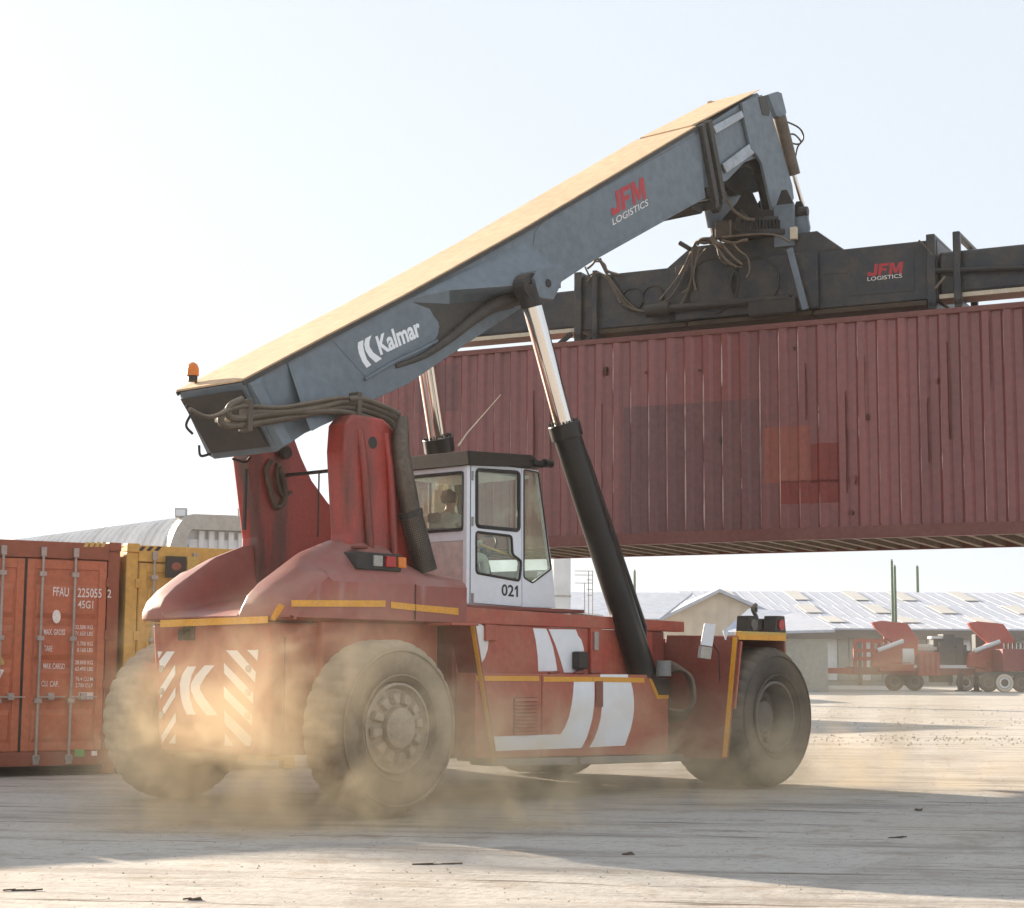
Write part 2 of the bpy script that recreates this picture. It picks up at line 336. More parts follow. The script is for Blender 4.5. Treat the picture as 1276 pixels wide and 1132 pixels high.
# ---- wheels
def make_wheel(c, side, tyremat, rimmat, front, w=.50):
    """c: centre of the OUTER face, side=-1 right / +1 left"""
    c = V(c); s = side
    ti = lambda d: -s*d          # inwards
    prof = [(.43, ti(.10)), (.44, ti(.03)), (.47, ti(.012)), (.53, ti(-.015)), (.62, ti(-.04)), (.70, ti(-.042)), (.765, ti(-.02)), (.81, ti(.015)), (.834, ti(.055)), (.842, ti(.10)),
            (.845, ti(w*.5)), (.84, ti(w-.14)), (.828, ti(w-.09)), (.80, ti(w-.045)), (.755, ti(w-.012)), (.62, ti(w+.01)), (.50, ti(w)), (.43, ti(w-.1))]
    def mod(k, j, r):
        if 7 <= j <= 9: return r-(.02 if (k % 6) < 2 else 0)
        if j == 10: return r-.012
        if 11 <= j <= 13: return r-(.02 if ((k+3) % 6) < 2 else 0)
        return r
    t = MB().lathe(prof, c, 'y', 192, mod)
    wo = t.build('wheel', tyremat, T, smooth=40, label='wheel with a dust covered tyre' if not front else None)
    for rr in (.50, .735): # moulded bead rings on the sidewall
        MB().lathe([(rr-.012, ti(-.012)), (rr-.006, ti(-.024)), (rr+.006, ti(-.024)), (rr+.012, ti(-.012))], c+V((0, ti(-.03), 0)), 'y', 96).build('sidewall_ring', tyremat, wo, smooth=60)
    if not front:
        rim = MB().lathe([(.435, ti(.12)), (.43, ti(-.004)), (.405, ti(-.012)), (.395, ti(.02)), (.37, ti(.05)), (.33, ti(.035)), (.20, ti(.02)), (.19, ti(-.05)), (.13, ti(-.075)), (.0, ti(-.08))], c, 'y', 72)
        ro = rim.build('rim', rimmat, wo, smooth=35)
        for k in range(12):
            a = 2*PI*k/12+.13; ca, sa = math.cos(a), math.sin(a)
            q = c+V((ca*.285, ti(.035), sa*.285)); rd = V((ca, 0, sa)); tg = V((-sa, 0, ca)); o = V((0, ti(-.075), 0))
            MB().hexa([q-rd*.055-tg*.045, q+rd*.06-tg*.055, q+rd*.06+tg*.055, q-rd*.055+tg*.045, q-rd*.05-tg*.03+o, q+rd*.045-tg*.04+o*.7, q+rd*.045+tg*.04+o*.7, q-rd*.05+tg*.03+o]).build('rim_clamp', rimmat, wo, bevel=.008)
    else:
        ro = MB().lathe([(.435, ti(.12)), (.43, ti(-.004)), (.40, ti(-.01)), (.385, ti(.03)), (.36, ti(.10)), (.345, ti(.24)), (.30, ti(.26)), (.20, ti(.27)), (.19, ti(.16)), (.15, ti(.13)), (0, ti(.12))], c, 'y', 72).build('rim', rimmat, wo, smooth=35)
        for k in range(14):
            a = 2*PI*k/14; q = c+V((math.cos(a)*.25, ti(.265), math.sin(a)*.25))
            MB().cyl(q, q+V((0, ti(-.05), 0)), .018, 8).build('wheel_nut', rimmat, wo)
        q = c+V((-.05, ti(.13), -.28)); MB().cyl(q, q+V((0, ti(-.06), 0)), .04, 10).build('valve_cap', M['black'], wo)
    return wo
make_wheel((-.24, -1.8, R), -1, M['tyre'], M['rim'], False)
make_wheel((-.24, 1.8, R), 1, M['tyre'], M['rim'], False)
for s in (-1, 1):
    make_wheel((5.97, s*2.07, R), s, M['tyre_grey'], M['rim_grey'], True)
    make_wheel((5.97, s*1.53, R), s, M['tyre_grey'], M['rim_grey'], True)
MB().cyl((-.24, -1.3, R), (-.24, 1.3, R), .19, 20).build('rear_axle', M['steel_dark'], T, smooth=35)
MB().cyl((5.9, -1.05, R), (5.9, 1.05, R), .24, 20).build('front_axle', M['steel_dark'], T, smooth=35)
# ---- chassis
ch = MB()
ch.prism([(-.9, .75), (-.9, 1.9), (5.35, 1.78), (6.7, 1.72), (6.75, .6), (5.0, .42), (1.4, .45), (.9, .75)], -.85, .85)
ch.box((1.25, -1.12, .5), (5.0, 1.12, 1.86))
ch.build('chassis', M['red_dark'], T, bevel=.02)
# deck rail along the top of the side, with posts
for s in (-1, 1):
    rail = MB()
    y0, y1 = s*1.02, s*1.15
    rail.prism([(1.37, 1.88), (5.38, 1.86), (5.38, 1.985), (1.37, 2.05)], y0, y1)
    rail.box((3.52, s*1.10, 1.34), (3.72, s*1.165, 1.87)); rail.box((1.72, s*1.10, 1.70), (1.90, s*1.16, 1.875))
    rail.build('deck_rail', M['red'], T, bevel=.01)
# upper side panels, recessed
for s in (-1, 1):
    MB().prism([(1.30, 1.32), (3.515, 1.32), (3.515, 1.865), (1.30, 1.875)], s*1.09, s*1.125).build('upper_side_panel', M['red'], T, bevel=.006)
    MB().prism([(3.725, 1.32), (4.75, 1.30), (4.75, 1.855), (3.725, 1.86)], s*1.09, s*1.125).build('upper_side_panel', M['red'], T, bevel=.006)
# lower side boxes (tank and battery box) with a gap
def Y(px, py, y): q = at(px, py, y=y); return (q.x, q.z)
for s in (-1, 1):
    b1 = MB().prism([(1.30, 1.30), (1.30, .48), (2.36, .46), (2.36, 1.345), (1.30, 1.36)], s*1.12, s*1.40).build('side_box', M['red'], T, bevel=.012)
    b2 = MB().prism([(2.375, .46), (4.69, .41), (4.69, 1.085), (4.46, 1.085), (4.33, 1.34), (2.375, 1.345)], s*1.12, s*1.40).build('side_box', M['red'], T, bevel=.012)
    if s < 0: sb1, sb2 = b1, b2
    MB().prism([(1.54, .395), (1.54, .47), (2.95, .435), (2.95, .345)], s*1.10, s*1.43).build('bumper_bar', M['grey_skid'], T, bevel=.015)
    MB().prism([(3.0, .35), (3.0, .435), (5.1, .40), (5.1, .315)], s*1.10, s*1.43).build('bumper_bar', M['grey_skid'], T, bevel=.015)
    # hinge strap between the white sweeps
    MB().box((3.30, s*1.40, .98), (3.43, s*1.412, 1.27)).build('hinge_strap', M['red_dark'], T, bevel=.004)
# louvre
lx0, lx1 = Y(640, 869, -1.4)[0], Y(668.6, 869, -1.4)[0]; lz1, lz0 = Y(655, 869.3, -1.4)[1], Y(655, 915, -1.4)[1]
lv = MB().box((lx0, -1.406, lz0), (lx1, -1.4005, lz1)).build('louvre', M['black'], T)
for k in range(10):
    z = lz0+(k+.5)*(lz1-lz0)/10
    MB().hexa([(lx0, -1.408, z-.012), (lx1, -1.408, z-.012), (lx1, -1.408, z+.012), (lx0, -1.408, z+.012), (lx0, -1.43, z-.022), (lx1, -1.43, z-.022), (lx1, -1.43, z-.014), (lx0, -1.43, z-.014)]).build('louvre_slat', M['red'], lv)
# white graphics
def crop(pts, ox, oy, sc): return [(ox+x/sc, oy+y/sc) for x, y in pts]
def decal(pts, mat, parent=T, y=None, x=None, name='stripe', th=.002):
    if y is not None:
        q = [at(*p, y=y) for p in pts]; return MB().ext(q, (0, th, 0)).build(name, mat, parent)
    q = [at(*p, x=x) for p in pts]; return MB().ext(q, (th, 0, 0)).build(name, mat, parent)
J = [(212, 758), (590, 745), (614, 705), (634, 655), (648, 590), (656, 530), (660, 466), (768, 466), (769, 540), (766, 600), (758, 660), (748, 700), (728, 765), (700, 818), (480, 826), (228, 835)]
decal(crop(J, 560, 740, 4.253), M['white'], sb2 if False else T, y=-1.404, name='white_sweep')
J2 = [(808, 466), (962, 466), (972, 510), (978, 560), (979, 605), (975, 650), (962, 715), (930, 805), (742, 815), (768, 770), (788, 715), (802, 660), (808, 600), (811, 530)]
decal(crop(J2, 560, 740, 4.253), M['white'], y=-1.404, name='white_sweep')
U1 = [(92, 160), (165, 160), (185, 175), (200, 205), (208, 245), (203, 295), (188, 340), (165, 375), (140, 392), (115, 300)]
decal(crop(U1, 560, 740, 4.253), M['whitedusty'], y=-1.129, name='white_sweep')
decal(crop([(443, 183), (513, 186), (530, 225), (548, 280), (562, 345), (572, 410), (472, 412), (468, 330), (458, 250)], 560, 740, 4.253), M['white'], y=-1.129, name='white_sweep')
decal(crop([(526, 188), (670, 190), (682, 222), (700, 245), (712, 290), (712, 315), (698, 320), (695, 370), (690, 418), (608, 418), (590, 355), (562, 270)], 560, 740, 4.253), M['white'], y=-1.129, name='white_sweep')
decal(crop([(800, 428), (945, 428), (948, 444), (800, 444)], 560, 740, 4.253), M['white'], y=-1.4045, name='white_sweep')
# yellow reflective tape on the side boxes
for a in ([(142, 435), (476, 437), (476, 464), (146, 462)], [(500, 440), (760, 441), (760, 467), (500, 467)], [(763, 441), (1034, 446), (1034, 472), (763, 467)], [(1058, 455), (1072, 450), (1108, 532), (1095, 545)], [(1095, 537), (1162, 537), (1162, 556), (1100, 558)]):
    decal(crop(a, 560, 740, 4.253), M['yellow'], y=-1.407, name='reflective_tape')
# small fittings
MB().box((3.56, -1.19, 1.62), (3.63, -1.165, 1.83)).build('door_handle', M['galv'], T, bevel=.005)
q = at(725, 823, y=-1.2); MB().box((q.x-.1, -1.24, q.z-.1), (q.x+.08, -1.13, q.z+.1)).box((q.x-.04, -1.22, q.z-.16), (q.x+.03, -1.14, q.z-.1)).build('filter_bowl', M['steel_dark'], T, bevel=.02)
for px in (690, 722, 742): 
    q = at(px, 840, y=-1.3); MB().bar((q.x-.09, -1.30, 1.36), (q.x+.09, -1.30, 1.37), .04, .03).build('catch', M['red_dark'], T, bevel=.01)
# ---- front fenders: rear-facing wall leaning forward, top shelf, lights
for s in (-1, 1):
    w = MB()
    A, B_ = (5.20, s*2.05, 1.80), (4.95, s*2.05, .36)
    A2, B2 = (5.20, s*1.0, 1.82), (4.95, s*1.0, .36)
    w.ext([A, B_, B2, A2], (.035, 0, 0))
    w.ext([(5.0, s*1.14, .37), (4.68, s*1.30, .37), (4.68, s*1.30, 1.05), (5.15, s*1.14, 1.05)], (0, -s*.04, 0))
    w.build('front_mudguard', M['red_dark'], T, bevel=.008)
    w = MB(); w.box((5.21, s*1.0, 1.775), (6.28, s*2.04, 1.81)); w.box((6.24, s*1.0, 1.60), (6.28, s*2.04, 1.775))
    w.build('front_mudguard', M['red_dark'], T, bevel=.008)
    MB().ext([(5.19, s*2.054, 1.79), (4.945, s*2.054, .39), (4.945, s*1.99, .39), (5.19, s*1.99, 1.79)], (-.004, 0, 0)).box((5.20, s*2.041, 1.76), (6.27, s*2.047, 1.83)).build('reflective_tape', M['yellow'] if s < 0 else M['yellow'], T)
MB().box((5.29, -2.046, 1.812), (6.29, -1.95, 1.862)).build('light_tray', M['yellow_pale'], T, bevel=.01)
MB().bar((5.25, -2.06, 1.74), (5.10, -2.06, .95), .03).build('mudguard_edge', M['red'], T)
def lamp(px, py, y, w, h, body, lens, name='work_lamp'):
    q = at(px, py, y=y); b = MB().ext([(q.x-w/2, y-.08, q.z-h/2), (q.x+w/2, y-.08, q.z-h/2), (q.x+w*.38, y-.08, q.z+h/2), (q.x-w*.38, y-.08, q.z+h/2)], (0, .18, 0)).build(name, body, T, bevel=.012)
    MB().cyl((q.x, y-.082, q.z), (q.x, y-.10, q.z), h*.3, 16).build('lens', lens, b)
lamp(932, 779, -1.95, .24, .22, M['steel_dark'], M['rim_grey']); lamp(947, 780, -1.75, .2, .17, M['steel_dark'], M['black']); lamp(966, 779, -1.95, .26, .22, M['steel_dark'], M['red_lamp'])
q = at(941, 770, y=-1.95); MB().tube(cat_curve([q+V((0, 0, -.1)), q+V((.03, 0, 0)), q+V((-.05, 0, .1)), q+V((.02, 0, .16))], 5), .025).build('lamp_cable', M['hose'], T)
q = at(941, 759, y=-1.95); MB().cyl(q-V((0, 0, .04)), q+V((0, 0, .02)), .03, 12).build('beacon_stub', M['steel_dark'], T)
# mirror standing on the mudguard
def quadpx(pts, y, th): return MB().ext([at(*p, y=y) for p in pts], (0, th, 0))
mr = quadpx([(880, 777), (892, 778), (888, 806), (875, 804)], -2.05, .03).build('mirror', M['cabwhite'], T, bevel=.006)
quadpx([(875, 805), (888, 807), (886, 822), (873, 820)], -2.05, .05).build('mirror_foot', M['galv'], mr, bevel=.006)
MB().tube([at(887, 800, y=-2.04), at(896, 815, y=-2.06), at(897, 850, y=-2.05)], .008, 6).build('mirror_cable', M['black'], mr)
q = at(904, 786, y=-1.98); MB().cyl(q-V((0, 0, .11)), q, .006, 12, .035).build('bolt_head', M['white'], T)
# hose loop in front of the right mudguard
hb = MB()
for k in range(6):
    dx = k*4; y = -1.50-k*.03
    pts = [(818-k, 828+k*4), (835+k*2, 826+k*2), (853+k*1.5, 838+k), (862+k*.6, 862), (861+k*.4, 884-k), (848, 897-k*2), (826, 897-k*3)]
    hb.tube(cat_curve([at(*p, x=4.87-k*.03) for p in pts], 6), .024, 8)
hb.build('hydraulic_hose', M['hose'], T, smooth=60, kind='stuff')
MB().box((4.50, -1.38, .95), (4.78, -1.05, 1.30)).build('valve_block', M['steel_dark'], T, bevel=.03)
q = at(820, 832, y=-1.42); MB().cyl(q+V((0, -.08, -.1)), q+V((0, -.08, .08)), .09, 14).build('accumulator', M['grey_skid'], T, smooth=30)
# ---- rear mudguard plate ahead of the rear wheel
for s in (-1, 1):
    MB().ext([(1.20, s*1.46, 1.86), (1.56, s*1.46, .43), (1.56, s*.9, .43), (1.20, s*.9, 1.86)], (.03, 0, 0)).build('rear_mudguard', M['red_dark'], T, bevel=.005)
    MB().ext([(1.198, s*1.462, 1.86), (1.558, s*1.462, .43), (1.558, s*1.41, .43), (1.198, s*1.41, 1.86)], (-.006, 0, 0)).build('reflective_tape', M['yellow'], T)
    MB().box((.86, s*1.05, 1.845), (1.26, s*1.47, 1.872)).build('mudguard_flange', M['red'], T, bevel=.004)

# ---- counterweight / hood
crest = [(-1.22, 1.98), (-1.16, 2.10), (-1.03, 2.22), (-.86, 2.33), (-.53, 2.54), (-.15, 2.68), (.18, 2.75), (.50, 2.72), (.72, 2.56), (1.0, 2.44), (1.40, 2.40)]
def interp(t, x):
    if x <= t[0][0]: return t[0][1]
    for (a, b), (c, d) in zip(t, t[1:]):
        if x <= c: k = (x-a)/(c-a); return b+(d-b)*k
    return t[-1][1]
valley = [(-1.22, 1.90), (-1.1, 1.955), (-.8, 2.02), (-.4, 2.10), (0, 2.2), (.5, 2.3), (1.4, 2.35)]
def hoodz(x, y):
    a = abs(y); c = interp(crest, x); v = interp(valley, x)
    if a < .55: return v
    if a < .65: k = (a-.55)/.10; return v+(c-v)*(k*k*(3-2*k))
    k = (a-.65)/.52; edge = min(c-.04, 2.30 if x > -.7 else c-.07)
    return c-(c-edge)*(k**1.8)
xs = [-1.22, -1.20, -1.16]+[-1.1+i*.0735 for i in range(34)]+[1.40]
ys = [-1.17, -1.165, -1.14, -1.08, -1.0, -.92, -.84, -.77, -.72, -.68, -.66, -.65, -.638, -.62, -.60, -.58, -.56, -.55, -.4, -.2, 0]; ys = ys+[-y for y in ys[-2::-1]]
hv, hf = [], []
ny = len(ys)
def cornerx(x, y):       # the rear corners are rounded forward
    a = abs(y); k = max(0, (a-.85)/.32); 
    return x+.22*k*k*max(0, (.2-x)/1.42)
for x in xs:
    for y in ys:
        z = hoodz(x, y); a = abs(y)
        if a > 1.16: z -= .05
        elif a > 1.13: z -= .012
        hv.append((cornerx(x, y), y, z))
n0 = len(hv)
for i in range(len(xs)-1):
    for j in range(ny-1):
        hf.append((i*ny+j, (i+1)*ny+j, (i+1)*ny+j+1, i*ny+j+1))
# skirt all round down to z=1.90
def skirt(loop, zf, ins):
    b = len(hv)
    for i in loop: x, y, z = hv[i]; hv.append((x-(ins if x > 0 else -ins), y-math.copysign(ins, y), zf(x, y)))
    for k in range(len(loop)-1): hf.append((loop[k], loop[k+1], b+k+1, b+k))
    return list(range(b, b+len(loop)))
lp = [j for j in range(ny)]+[i*ny+ny-1 for i in range(1, len(xs))]+[(len(xs)-1)*ny+j for j in range(ny-2, -1, -1)]+[i*ny for i in range(len(xs)-2, -1, -1)]
l1 = skirt(lp, lambda x, y: 1.885, .0)
l2 = skirt(l1, lambda x, y: 1.86, .10)
hood = MB(); hood.add(hv, hf); hood.f.append(l2[:-1]); hood = hood.build('hood', M['red_hood'], T, smooth=40)
bv = hood.modifiers.new('bevel', 'BEVEL'); bv.width = .015; bv.segments = 2; bv.limit_method = 'ANGLE'; bv.angle_limit = math.radians(50)
# counterweight body with the rear panel
cw = MB()
cw.ext([(-1.10, -.92, 1.84), (-1.10, .92, 1.84), (-1.02, .84, .56), (-1.02, -.84, .56)], (.7, 0, 0)); cw.box((-.5, -1.0, 1.2), (1.15, 1.0, 1.88))
cwo = cw.build('counterweight', M['red'], T, bevel=.03)
PX = -1.104
def onpanel(px, py):
    # rear panel plane leans from x=-1.10 (z=1.84) to x=-1.02 (z=.56)
    d = ray(px, py); n = V((-1, 0, -.0625)); p0 = V((-1.104, 0, 1.84)); return CAM+d*((p0-CAM).dot(n)/d.dot(n))
c1 = lambda pts: crop(pts, 0, 640, 2.831)
def pdecal(pts, mat, name): return MB().ext([onpanel(*p) for p in c1(pts)], (-.002, 0, 0)).build(name, mat, T)
for pts in ([(797, 483), (836, 483), (903, 560), (900, 598)], [(872, 482), (912, 481), (908, 520)], [(791, 528), (893, 634), (893, 672), (791, 564)], [(790, 610), (890, 714), (888, 748), (791, 650)],
            [(791, 695), (888, 790), (884, 820), (866, 820), (792, 740)], [(793, 775), (826, 820), (793, 820)],
            [(589, 487), (617, 487), (570, 560), (564, 540), (562, 520)], [(556, 487), (574, 487), (560, 512)], [(618, 534), (619, 566), (566, 655), (564, 618)], [(619, 614), (619, 645), (577, 712), (574, 690)],
            [(620, 702), (621, 734), (572, 812), (569, 786)], [(619, 776), (620, 812), (596, 812)]):
    pdecal(pts, M['whitedusty'], 'warning_stripe')
pdecal([(662, 540), (692, 540), (676, 572), (668, 610), (670, 650), (680, 688), (692, 710), (660, 710), (646, 680), (637, 640), (635, 600), (643, 568)], M['whitedusty'], 'emblem')
pdecal([(722, 536), (757, 536), (724, 576), (708, 604), (706, 620), (722, 650), (768, 712), (728, 712), (690, 660), (674, 626), (674, 600), (690, 572)], M['whitedusty'], 'emblem')
for (x, y) in ((573, 548), (573, 628), (573, 712), (879, 548), (878, 631), (876, 714)):
    q = onpanel(x/2.831, 640+y/2.831); MB().cyl(q+V((-.02, 0, 0)), q, .035, 14).build('bolt', M['galv'], T)
q = onpanel(232, 792); MB().box((q.x-.02, q.y-.11, q.z-.05), (q.x, q.y+.11, q.z+.06)).box((q.x-.02, q.y-.14, q.z-.05), (q.x, q.y+.03, q.z+.09)).build('plate', M['steel_dark'], T)
# rear lip tape of the hood, following its edge
def tape(pts2, th=.006):
    return MB().ext(pts2, (-th, 0, 0))
def xq(px, py, x): return at(px, py, x=x)
MB().ext([xq(200, 773, -1.226), xq(334, 768, -1.226), xq(334, 776.5, -1.226), xq(200, 782, -1.226)], (-.004, 0, 0)).build('reflective_tape', M['yellow'], T)
def hside(px, py, y=-1.175): q = at(px, py, y=y); return q
MB().ext([hside(363, 748), hside(480, 748.5), hside(480, 756.5), hside(363, 756)], (0, -.004, 0)).build('reflective_tape', M['yellow'], T)
MB().ext([hside(487, 750), hside(524, 754), hside(571, 758), hside(571, 766.5), hside(524, 762), hside(487, 758)], (0, -.004, 0)).build('reflective_tape', M['yellow'], T)
a = at(348, 754, y=-1.13); b = at(338, 775, x=-1.15)
MB().ext([at(349, 752.5, y=-1.165), at(355, 756, y=-1.165), xq(343, 774, -1.13), xq(337, 772, -1.15)], (-.02, -.006, 0)).build('reflective_tape', M['yellow'], T)
# lamp recess in the right shoulder of the hood
rc = MB().ext([at(*p, y=-1.0) for p in crop([(728, 800), (745, 782), (900, 782), (912, 862), (730, 862)], 220, 440, 3.19)], (0, -.004, 0))
hw = empty  # noqa
win = []
rcx0, rcx1 = at(449, 700, y=-1.172).x, at(505, 700, y=-1.172).x
lb = MB().box((rcx0, -1.125, 2.38), (rcx1, -.80, 2.56)).build('lamp_recess', M['steel_dark'], T, bevel=.015)
for px, mt, w in ((470, 'galv', .12), (486, 'red_lamp', .14), (500, 'orange_lamp', .11)):
    q = at(px, 698, y=-1.126); MB().box((q.x-w/2, -1.15, 2.42), (q.x+w/2, -1.12, 2.53)).build('tail_lamp', M[mt], lb, bevel=.008)
MB().lathe([(.0, .0), (.06, -.004), (.085, .0), (.09, .02)], (-.02, -1.0, 2.60), 'z', 20).build('filler_cap', M['red_dark'], T, smooth=40)
MB().bar((.62, -1.176, 1.90), (.62, -1.176, 2.26), .012, .006, up=(0, 1, 0)).build('hood_seam', M['black'], T)
MB().bar((-.98, -1.0, 1.70), (-.98, -1.0, .80), .01).build('panel_seam', M['black'], T)
# ---- masts
for s in (-1, 1):
    yi, yo = s*.56, s*.84
    prof = [(-.02, 2.0), (-.02, 2.78), (-.18, 3.62), (-.18, 3.88), (-.02, 4.02), (.42, 4.0), (.58, 3.70), (.74, 3.46), (.98, 3.24), (1.34, 2.97), (1.5, 2.5), (1.55, 2.0)] if s > 0 else \
           [(-.02, 2.0), (-.02, 2.76), (-.10, 3.60), (-.08, 3.88), (.02, 3.99), (.45, 3.99), (.64, 3.88), (.75, 3.62), (.80, 3.3), (.88, 2.9), (1.05, 2.4), (1.1, 2.0)]
    mo = MB().prism(prof, yi, yo).build('mast', M['red_mast'], T, bevel=.03)
    MB().cyl((.30, s*.48, 3.72), (.30, s*.842, 3.72), .07, 28).build('pivot_pin', M['steel_dark'], mo, smooth=30, bevel=.01)
    for k, (xa, xb) in enumerate(((.12, .28), (.50, .62))):
        MB().tube(cat_curve([(xa, s*.82, 3.84), (xa+.05, s*.855, 3.4), (xb, s*.86, 2.5), (xb+.05, s*.86, 2.05)], 6), .045, 8).build('mast_rib', M['red_mast'], mo, smooth=60)
    if s > 0:
        MB().box((-.215, yi+.0, 2.85), (-.185, yi+.03, 3.5)).build('mast_strip', M['steel_dark'], mo)
bracket = MB().tube(cat_curve([(.12, .545, 3.62), (.05, .53, 3.5), (.10, .52, 3.3), (.2, .53, 3.12), (.32, .54, 3.2), (.30, .53, 3.4), (.22, .52, 3.55)], 6), .03, 8)
bracket.tube(cat_curve([(.22, .55, 3.6), (.2, .52, 3.4), (.3, .53, 3.25), (.42, .54, 3.3)], 6), .02, 8)
bracket.build('mast_hose', M['hose'], T, smooth=60)
q = at(400, 588, y=0); MB().tube([(q.x, .70, q.z), (q.x, -.70, q.z)], .02, 8).tube([(q.x, .03, q.z), (q.x, .03, q.z-.7)], .01, 6).build('cross_rail', M['steel_dark'], T)

# ---- boom
boom_side = [(-1.17, 4.20), (-.70, 3.55), (-.33, 3.78), (.30, 4.06), (.68, 4.26), (1.17, 4.49), (2.33, 5.21), (3.62, 5.98), (4.4, 6.45), (6.86, 7.78), (6.61, 8.70), (3.0, 6.54), (1.03, 5.41), (-.14, 4.77)]
bo = MB().prism(boom_side, -.5, .5).build('boom', M['boom'], T, bevel=.012)
top = [(-1.19, 4.205), (-.14, 4.785), (1.03, 5.425), (3.0, 6.555), (6.61, 8.715)]
tv = MB()
for (a, b) in zip(top, top[1:]): tv.hexa([(a[0], -.515, a[1]), (b[0], -.515, b[1]), (b[0], .515, b[1]), (a[0], .515, a[1])]+[(a[0]-.005, -.515, a[1]+.018), (b[0]-.005, -.515, b[1]+.018), (b[0]-.005, .515, b[1]+.018), (a[0]-.005, .515, a[1]+.018)])
tp = tv.build('boom_top_plate', M['boomtop'], bo)
for s in (-1, 1):
    ev = MB()
    for (a, b) in zip(top, top[1:]): ev.bar((a[0]+.01, s*.522, a[1]-.02), (b[0]+.01, s*.522, b[1]-.02), .02, .045)
    ev.build('edge_flange', M['boomdark'], bo)
# tail: dark end opening with frame and lamp
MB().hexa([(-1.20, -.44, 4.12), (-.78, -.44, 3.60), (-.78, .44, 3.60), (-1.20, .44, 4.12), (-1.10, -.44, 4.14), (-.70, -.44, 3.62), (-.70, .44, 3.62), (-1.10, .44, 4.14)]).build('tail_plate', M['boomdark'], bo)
MB().box((-1.06, -.12, 3.86), (-.95, .06, 4.02)).build('junction_box', M['cream'], bo, bevel=.01)
for s in (-1, 1):
    MB().hexa([(-1.13, s*.5, 4.20), (-.70, s*.5, 3.56), (-.52, s*.5, 3.66), (-.92, s*.5, 4.32), (-1.12, s*.56, 4.18), (-.70, s*.60, 3.60), (-.58, s*.60, 3.66), (-1.0, s*.56, 4.22)]).build('tail_gusset', M['boom'], bo, bevel=.01)
    MB().hexa([(-.60, s*.5, 4.50), (-.20, s*.5, 3.88), (.55, s*.5, 4.22), (.35, s*.5, 4.92), (-.60, s*.505, 4.48), (-.42, s*.66, 3.80), (-.38, s*.66, 3.78), (-.56, s*.505, 4.50)]).build('tail_gusset', M['boom'], bo, bevel=.008)
    # lift cylinder bracket: plate flaring out of the boom side
    f = MB()
    P = lambda px, py, y: at(px, py, y=s*abs(y)) if s < 0 else V((at(px, py, y=-abs(y)).x, abs(y), at(px, py, y=-abs(y)).z))
    a1, a2, a3 = P(492, 377, .5), P(560, 362, .58), P(643, 356, .80)
    t1, t2, t3 = P(500, 373, .5), P(580, 336, .5), P(660, 300, .5)
    g1, g2, g3 = P(690, 330, .5), P(676, 352, .84), P(668, 335, .84)
    f.add([a1, a2, a3, t1, t2, t3, g1, g2], [(0, 3, 4, 1), (1, 4, 5, 2), (2, 5, 6, 7)])
    i1, i2, i3 = P(492, 392, .5), P(560, 380, .5), P(643, 372, .5)
    f.add([a1, a2, a3, i1, i2, i3, g2, P(690, 352, .5)], [(0, 1, 4, 3), (1, 2, 5, 4), (2, 6, 7, 5)])
    f.build('cylinder_bracket', M['boom'], bo, smooth=30)
    hx = [P(x, y, .70) for x, y in ((640, 352), (648, 340), (664, 337), (676, 350), (672, 362), (664, 378), (646, 376))]
    MB().ext(hx, (0, s*.06, 0)).ext([h+V((0, s*.26, 0)) for h in hx], (0, s*.06, 0)).build('bracket_lug', M['boom'], bo, bevel=.008)
    q = P(657, 358, .7); MB().cyl((q.x, s*.68, q.z), (q.x, s*1.035, q.z), .05, 20).build('bracket_pin', M['steel_dark'], bo, smooth=30, bevel=.01)
    lt = [P(x, y, .53) for x, y in ((495, 460), (530, 446), (560, 425), (590, 400), (615, 384), (645, 374))]
    MB().tube(cat_curve([V((v.x, s*(.50+.10*i/5), v.z+.03)) for i, v in enumerate(lt)], 5), [.025+.065*i/25 for i in range(26)], 10).build('bracket_web', M['boomdark'], bo, smooth=60)
    # shade of the pocket below the bracket flange, painted on as a dark plate
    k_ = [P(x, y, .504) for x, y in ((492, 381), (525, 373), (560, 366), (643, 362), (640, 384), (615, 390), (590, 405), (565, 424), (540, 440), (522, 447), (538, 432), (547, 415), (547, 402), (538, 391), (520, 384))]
    MB().ext(k_, (0, s*.001, 0)).build('pocket_shade', M['boomdark'], bo)
for px, py, h_ in ((886, 127, .03), (830, 158, .005)):
    q = at(px, py, y=.38); MB().box((q.x-.05, q.y-.04, q.z-.10), (q.x+.05, q.y+.04, q.z+h_-.03)).build('lifting_eye', M['boomtop'], bo, bevel=.01)
# panel seams on boom (doubler plate with curved start) 
dl = [(666, 290), (664, 310), (668, 330), (690, 345), (725, 326), (878, 243), (872, 166), (700, 262), (676, 276)]
MB().ext([at(*p, y=-.501) for p in dl], (0, -.006, 0)).build('doubler_plate', M['boom'], bo, bevel=.003)
dl = [(411, 421), (455, 471), (470, 470), (545, 415), (530, 360), (480, 384)]
MB().ext([at(*p, y=-.501) for p in [(411, 421), (456, 471), (520, 430), (548, 408), (535, 385), (500, 372), (490, 378)]], (0, -.006, 0)).build('doubler_plate', M['boom'], bo, bevel=.003)
MB().tube(cat_curve([at(*p, y=-.52) for p in ((455, 473), (490, 452), (520, 438), (545, 425))], 5), .018, 8).build('weld_bead', M['boom'], bo)
